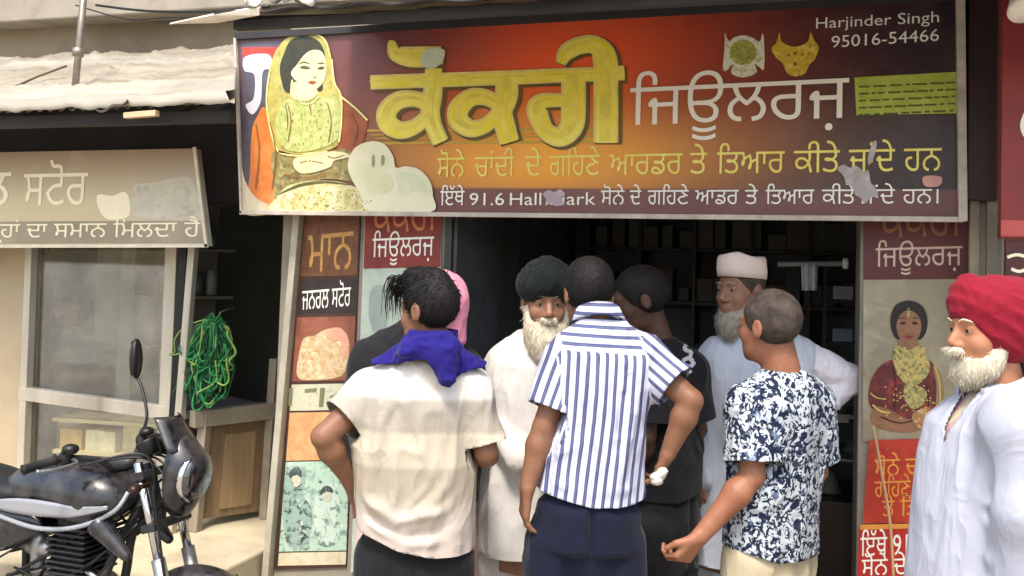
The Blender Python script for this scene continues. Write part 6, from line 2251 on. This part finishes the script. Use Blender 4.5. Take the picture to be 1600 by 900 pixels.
o_t, V_t, Q_t = p.cloth('tee', [(lo, 0), (slL, .05), (slR, .05), (RCone(J(1040, 556, d), aR[0], .05, .06), .05)], cloth_mat('black tee cloth', (18, 18, 24), .2), [sleeve_clip(aR[0], aR[1], J(1088, 655, d), slR, lo), sleeve_clip(aL[0], aL[1], J(1011, 660, d - .15), slL, lo), hem_clip(lo, [(960, 780), (1040, 784), (1110, 780)], d)], wr=(.008, 12, (1, 1, .6)), seed=40, h=.005)
C_t = to_px(V_t[Q_t].mean(1))
hit = np.zeros(len(C_t), bool)
for pts in ([(1062, 512), (1070, 518), (1064, 526)], [(1078, 526), (1068, 530), (1066, 538), (1076, 543), (1073, 551)], [(1062, 556), (1072, 552), (1079, 560), (1070, 567)], [(1058, 568), (1066, 573), (1076, 571)]):
    for c4 in stroke2([(x + 4, y + 8) for x, y in pts], 6):
        hit |= inside(C_t, c4)
hit &= ((V_t[Q_t].mean(1) - CAM) @ -RC[:, 2]) < d + .02
o_t.data.materials.append(plain('white sleeve print', (170, 170, 176), .7))
o_t.data.polygons.foreach_set('material_index', hit.astype(np.int32))
scalp_hair(p, fr, M_hairb, .010, .013, 3000, seed=9)
standing_legs(p, J(1036, 820, d), F5, M_pblack, .08, .10, waist=Off(lo, -.01), seed=21)
p.mesh_body(skin_mat('deep brown skin', (70, 46, 36), (84, 58, 46)), .006)

# ---------------------------------------------------------------- 6 man in white cap and pale blue kurta
d = 3.85
F6 = facing(162)
p = Person('tall man in white cap and pale blue kurta, hand on hip in the doorway', ground(1165, 880, d, .15))
lo = loftpx([(905, 1060, 1256, .17), (800, 1070, 1254, .16), (700, 1084, 1252, .145), (620, 1096, 1256, .135), (570, 1106, 1262, .125), (536, 1122, 1250, .10), (512, 1140, 1218, .064)], d, F6)
aR = [J(1120, 560, d), J(1100, 652, d), J(1090, 742, d - .08)]
aL = [J(1248, 556, d), J(1326, 592, d + .06), J(1262, 648, d)]
fr = head_frame(J(1157, 455, d - .02), facing(128), .06)
p.body += [(Off(lo, -.045), 0, 1), (RCone(J(1175, 535, d), J(1163, 485, d), .056, .052), .03, 1)] + arm_prims(*aR) + arm_prims(*aL) + head_prims(fr)
S_cap = skin_mat('mid brown skin', (134, 96, 76), (150, 112, 90))  # even brown skin tone of the capped man
p.body += hand_prims(aR[2], -UP, -F6, True) + hand_prims(aL[2], -CRh - UP * .5, F6, False)
M_bk = cloth_mat('pale blue kurta cloth', (184, 191, 203), .06, bump=.25)
pr = [(lo, 0), (RCone(aR[0], aR[1], .072, .066), .05), (RCone(aR[1], aR[2], .066, .056), .03), (RCone(J(1190, 530, d), J(1246, 552, d), .06, .066), .05)]
Jc = lambda x, y: J(x, y, d - .14)
o_sh, V, Q = p.cloth('kurta', pr, M_bk, [hem_clip(lo, [(1020, 890), (1160, 894), (1300, 890)], d)], [([Jc(1120, 570), Jc(1118, 640)], -.012, .014), ([Jc(1140, 560), Jc(1125, 700), Jc(1105, 850)], .010, .02), ([J(1262, 575, d - .07), J(1300, 600, d)], -.010, .014), ([J(1250, 590, d - .07), J(1290, 615, d)], .010, .014)], wr=(.011, 9, (1.3, 1.3, .5)), seed=51)
M_wr = cloth_mat('lit kurta sleeve cloth', (220, 218, 228), .05, bump=.25)  # less shaded kurta sleeve, its extra light put into a paler cloth
p.cloth('sleeve', [(RCone(aL[0], aL[1], .074, .060), 0), (RCone(aL[1], aL[2], .062, .056), .015)], M_wr, (), [([J(1240, 590, d - .05), J(1290, 606, d - .03)], -.012, .010), ([J(1262, 570, d - .07), J(1310, 592, d)], .008, .012)], wr=(.010, 16, (1, 1, 1)), seed=52, h=.006, thick=0)
collar(p, J(1173, 518, d - .01), F6, .070, .066, M_bk, .03, .3, o_sh, .25)
c_, l_, f_, u_ = fr
A_ = np.array([l_, f_, u_])
H_ = lambda x, y, z: c_ + x * l_ + y * f_ + z * u_
V, F = [], []
n = 48
prof = [(.085, .107, .052, 0), (.088, .110, .085, 0), (.085, .106, .128, .006), (.080, .100, .138, .006), (.04, .05, .142, .004), (.002, .002, .142, 0)]
for (ra, rb, z, sag) in prof:
    for i in range(n):
        a = 2 * math.pi * i / n
        V.append(H_(ra * math.sin(a), -.012 + rb * math.cos(a), z + .012 * math.cos(a) + sag * math.sin(3 * a)))
F = [(k * n + i, k * n + (i + 1) % n, (k + 1) * n + (i + 1) % n, (k + 1) * n + i) for k in range(len(prof) - 1) for i in range(n)]
solid(link_mesh('cap', V, F, cloth_mat('white cap cloth', (214, 196, 186), .06, bump=.2), p.o, smooth=True), .004)
eyes(p, fr)
brows(p, fr, M_gbeard)
scalp_hair(p, fr, M_hairg, .006, .01, 300, seed=13, nape=-.045)
beard(p, fr, [(Ell(H_(0, .055, -.098), (.056, .052, .046), A_), 0, 1), (Ell(H_(0, .075, -.135), (.042, .036, .05), A_), .03, 1), (RCone(H_(-.06, .02, -.03), H_(-.045, .05, -.09), .014, .022), .02, 1), (RCone(H_(.06, .02, -.03), H_(.045, .05, -.09), .014, .022), .02, 1), (Ell(H_(0, .105, -.063), (.024, .03, .018), A_), .008, -1)], M_gbeard, 700, .035, 23)
standing_legs(p, J(1168, 800, d), F6, cloth_mat('pale trousers', (196, 200, 210)), .085, .11, seed=25, r=(.10, .085, .08), shoe=M_sandal)
p.mesh_body(S_cap, .005)

# ---------------------------------------------------------------- 7 printed shirt
d = 3.15
F7 = facing(38)
p = Person('grey haired person seen from behind in a navy and white leaf print tee', ground(1205, 890, d))
lo = loftpx([(925, 1126, 1276, .125), (870, 1127, 1278, .125), (760, 1136, 1280, .125), (690, 1142, 1286, .12), (632, 1152, 1288, .11), (604, 1166, 1280, .09), (582, 1186, 1258, .06)], d, F7)
aL = [J(1172, 636, d - .07), J(1176, 742, d - .13), J(1094, 838, d - .17)]
aR = [J(1268, 632, d + .06), J(1276, 735, d + .08), J(1240, 800, d + .22)]
fr = head_frame(J(1202, 512, d), facing(38), .02)
p.body += [(Off(lo, -.045), 0, 1), (RCone(J(1222, 592, d), J(1214, 535, d), .066, .054), .035, 1)] + arm_prims(*aL, 1.08) + arm_prims(*aR) + head_prims(fr, .97)
p.body += hand_prims(aL[2], J(1056, 884, d - .16) - aL[2], F7 + UP * .2, False, (.8, .9, .6), s=1.05) + hand_prims(aR[2], F7, -UP, True)
t = NT('leaf print cloth')
t.set(.8, 0, .2)
at = t.n('Attribute')
at.attribute_name = 'cloth'
n1 = t.noise(33, at.outputs['Vector'], detail=2, rough=.5, dist=1.6)
n2 = t.noise(27, at.outputs['Vector'], detail=2, rough=.5, dist=2.2, stretch=(1.3, .8, 1))
vo = t.n('TexVoronoi', feature='SMOOTH_F1')
vo.inputs['Scale'].default_value = 46
nd = t.n('TexNoise')
nd.inputs['Scale'].default_value = 30
t.l(at.outputs['Vector'], nd.inputs['Vector'])
mv = t.n('Mix', data_type='VECTOR')
mv.inputs[0].default_value = .035
t.l(at.outputs['Vector'], mv.inputs[4])
t.l(nd.outputs['Color'], mv.inputs[5])
t.l(mv.outputs[1], vo.inputs['Vector'])
col = t.mix(t.ramp(n1, .47, .50), lin((26, 36, 62)), lin((176, 184, 190)))
col = t.mix(t.math('MULTIPLY', t.ramp(n2, .56, .58), .95), col, lin((20, 28, 48)))
col = t.mix(t.math('MULTIPLY', t.ramp(n2, .40, .37), .9), col, lin((184, 192, 196)))
col = t.mix(t.math('MULTIPLY', t.ramp(vo.outputs['Distance'], .62, .70), .6), col, lin((96, 112, 142)))
t.base(col)
folds_bump(t, .52, 5.5)
slL, slR = RCone(aL[0], aL[1], .072, .086), RCone(aR[0], aR[1], .07, .08)
Jc = lambda x, y: J(x, y, d - .12)
p.cloth('tee', [(lo, 0), (slL, .05), (slR, .05), (RCone(J(1205, 606, d - .03), aL[0], .05, .06), .05), (RCone(J(1240, 606, d), aR[0], .05, .06), .05)], t.m,
        [sleeve_clip(aL[0], aL[1], J(1174, 722, d - .12), slL, lo), sleeve_clip(aR[0], aR[1], J(1275, 715, d + .08), slR, lo), hem_clip(lo, [(1100, 846), (1128, 852), (1200, 874), (1300, 880)], d)],
        [([Jc(1200, 640), Jc(1205, 760)], .008, .02), ([Jc(1262, 640), Jc(1256, 780), Jc(1268, 860)], .010, .02), ([Jc(1230, 700), Jc(1215, 860)], -.008, .02), ([Jc(1140, 800), Jc(1200, 830), Jc(1276, 820)], .008, .014)],
        wr=(.008, 10, (1.2, 1.2, .6)), attr=lambda V: V - V.mean(0), seed=61)
scalp_hair(p, fr, M_hairg, .008, .009, 6000, seed=17, nape=-.098, s=.97, flow=lambda q: -fr[3])
eyes(p, fr)
standing_legs(p, J(1203, 868, d), F7, M_beige, .085, .11, waist=Off(loftpx([(922, 1134, 1272, .115), (840, 1138, 1270, .11)], d, F7), -.008), seed=27)
p.mesh_body(skin_mat('reddish brown skin', (136, 88, 64), (154, 106, 80)), .0045)  # even skin tone, a redder brown

# ---------------------------------------------------------------- 8 man with red turban
d = 2.62
F8 = facing(108)
p = Person('old man in a red turban and white shirt facing left at the right edge', ground(1560, 890, d))
lo = loftpx([(1010, 1426, 1668, .20), (900, 1430, 1668, .20), (800, 1440, 1664, .20), (720, 1452, 1660, .20), (668, 1468, 1652, .19), (636, 1494, 1636, .14), (606, 1522, 1612, .075)], d, F8)
aL = [J(1596, 668, d - .20), J(1612, 800, d - .24), J(1596, 910, d - .22)]
aR = [J(1552, 664, d + .17), J(1545, 800, d + .2), J(1530, 900, d + .2)]
fr = head_frame(J(1545, 521, d), facing(102), .02)
p.body += [(Off(lo, -.045), 0, 1), (RCone(J(1570, 640, d), J(1552, 560, d), .068, .06), .04, 1)] + arm_prims(*aL, 1.1) + arm_prims(*aR, 1.1) + head_prims(fr, 1.0)
p.body += hand_prims(aL[2], -UP, -F8 + CDh, False) + hand_prims(aR[2], -UP, -F8 - CDh, True)
M_ws = cloth_mat('white shirt cloth', (168, 171, 184), .05, bump=.3)
pr = [(lo, 0)] + [(RCone(a[0], a[1], .085, .085), .06) for a in (aL, aR)] + [(RCone(a[1], a[2], .082, .07), .04) for a in (aL, aR)] + [(RCone(J(1565, 640, d), aL[0], .06, .075), .06), (RCone(J(1555, 640, d), aR[0], .06, .07), .06)]
cl = [hem_clip(lo, [(1380, 1040), (1560, 1040), (1760, 1040)], d)]
t_top = lo.T[-1]


def slit(V):
    t_, u_, v_ = lo.uv(V)
    w_ = np.clip(.040 * (t_ - (t_top - .17)) / .17, 0, .04)
    return np.where((v_ > 0.0) & (w_ > 0), w_ - np.abs(u_ - .012), -1.0)


V_, Q_ = None, None
cl.append((lambda V: np.ones(len(V), bool), slit, None))
Jc = lambda x, y, q=-.2: J(x, y, d + q)
o_sh, V, Q = p.cloth('shirt', pr, M_ws, cl, [([Jc(1556, 690), Jc(1548, 740), Jc(1540, 800)], -.026, .02), ([Jc(1575, 700), Jc(1562, 800)], .020, .02), ([Jc(1480, 740), Jc(1530, 790), Jc(1590, 800)], .018, .016), ([Jc(1500, 790), Jc(1545, 805), Jc(1600, 800)], -.018, .014), ([Jc(1470, 700), Jc(1462, 800), Jc(1450, 900)], .014, .022), ([Jc(1500, 700), Jc(1500, 820), Jc(1480, 920)], -.016, .03), ([Jc(1520, 860), Jc(1560, 880), Jc(1600, 870)], .010, .02)], wr=(.006, 7, (1.2, 1.2, .6)), seed=71, h=.007)
collar(p, J(1560, 613, d), F8, .094, .092, M_ws, .045, .40, o_sh, .42)
c_, l_, f_, u_ = fr
A_ = np.array([l_, f_, u_])
H_ = lambda x, y, z: c_ + x * l_ + y * f_ + z * u_
p.cloth('vest', [(Off(lo, -.012), 0)], cloth_mat('pinkish vest', (176, 140, 140)), wr=(.003, 30, (1, 1, 1)), seed=3, thick=0, h=.008)
eyes(p, fr)
brows(p, fr, M_wbeard)
beard(p, fr, [(Ell(H_(0, .048, -.084), (.058, .056, .046), A_), 0, 1), (Ell(H_(0, .058, -.110), (.042, .040, .030), A_), .03, 1), (RCone(H_(-.066, .0, -.015), H_(-.052, .04, -.085), .016, .026), .02, 1), (RCone(H_(.066, .0, -.015), H_(.052, .04, -.085), .016, .026), .02, 1), (Ell(H_(0, .108, -.045), (.034, .014, .010), A_), .008, 1), (Ell(H_(0, .122, -.064), (.02, .02, .006), A_), .004, -1)], M_wbeard, 5200, .018, 29, r=.0008)
tp = [(Ell(H_(0, -.028, .070), (.110, .130, .088), A_), 0, 1), (Ell(H_(0, .062, .096), (.056, .042, .066), A_), .03, 1), (Ell(H_(0, -.07, .040), (.108, .10, .092), A_), .05, 1),
      (Ell(H_(0, -.035, 0), (.104, .10, .09), A_), .05, 1), (Half(H_(0, .10, .040), f_ * .80 - u_ * .60), .012, -1), (Half(H_(0, 0, -.080), -u_), .012, -1)]
turban(p, fr, cloth_mat('crimson turban cloth', (128, 14, 36), .12, bump=.3), tp, .0045, 22, (.2, -.62, 1.0), 5, h=.005)
standing_legs(p, J(1560, 960, d), F8, M_beige, .09, .12, seed=33, waist=Off(lo, -.02))
p.mesh_body(S_fair, .005)

# ---------------------------------------------------------------- 9 man added behind the glass for a person reflected in it
d = 6.0
F9 = facing(165)
p = Person('man in a pale grey shirt added behind the general store window for a reflected figure', ground(112, 700, d, .28))
lo = loftpx([(690, 84, 144, .12), (600, 82, 146, .12), (545, 84, 142, .11), (522, 92, 132, .08), (510, 100, 124, .05)], d, F9)
aR, aL = [J(88, 540, d), J(80, 600, d), J(98, 640, d - .2)], [J(137, 540, d), J(146, 600, d), J(126, 640, d - .2)]
fr = head_frame(J(112, 482, d), facing(150), .1)
p.body += [(Off(lo, -.045), 0, 1), (RCone(J(112, 520, d), J(112, 495, d), .05, .05), .03, 1)] + arm_prims(*aR) + arm_prims(*aL) + head_prims(fr)
p.body += hand_prims(aR[2], CRh - CDh, -UP, True) + hand_prims(aL[2], -CRh - CDh, -UP, False)
p.cloth('shirt', [(lo, 0)] + [(RCone(a[0], a[1], .065, .06), .05) for a in (aR, aL)], cloth_mat('pale grey shirt', (190, 192, 190)), [hem_clip(lo, [(60, 650), (160, 650)], d)], seed=80, h=.01)
scalp_hair(p, fr, M_hairb, .012, .015, 0, seed=19)
standing_legs(p, J(113, 655, d), F9, M_pblack, .08, .1, seed=36, waist=Off(lo, -.01))
p.mesh_body(S_brown, .008)
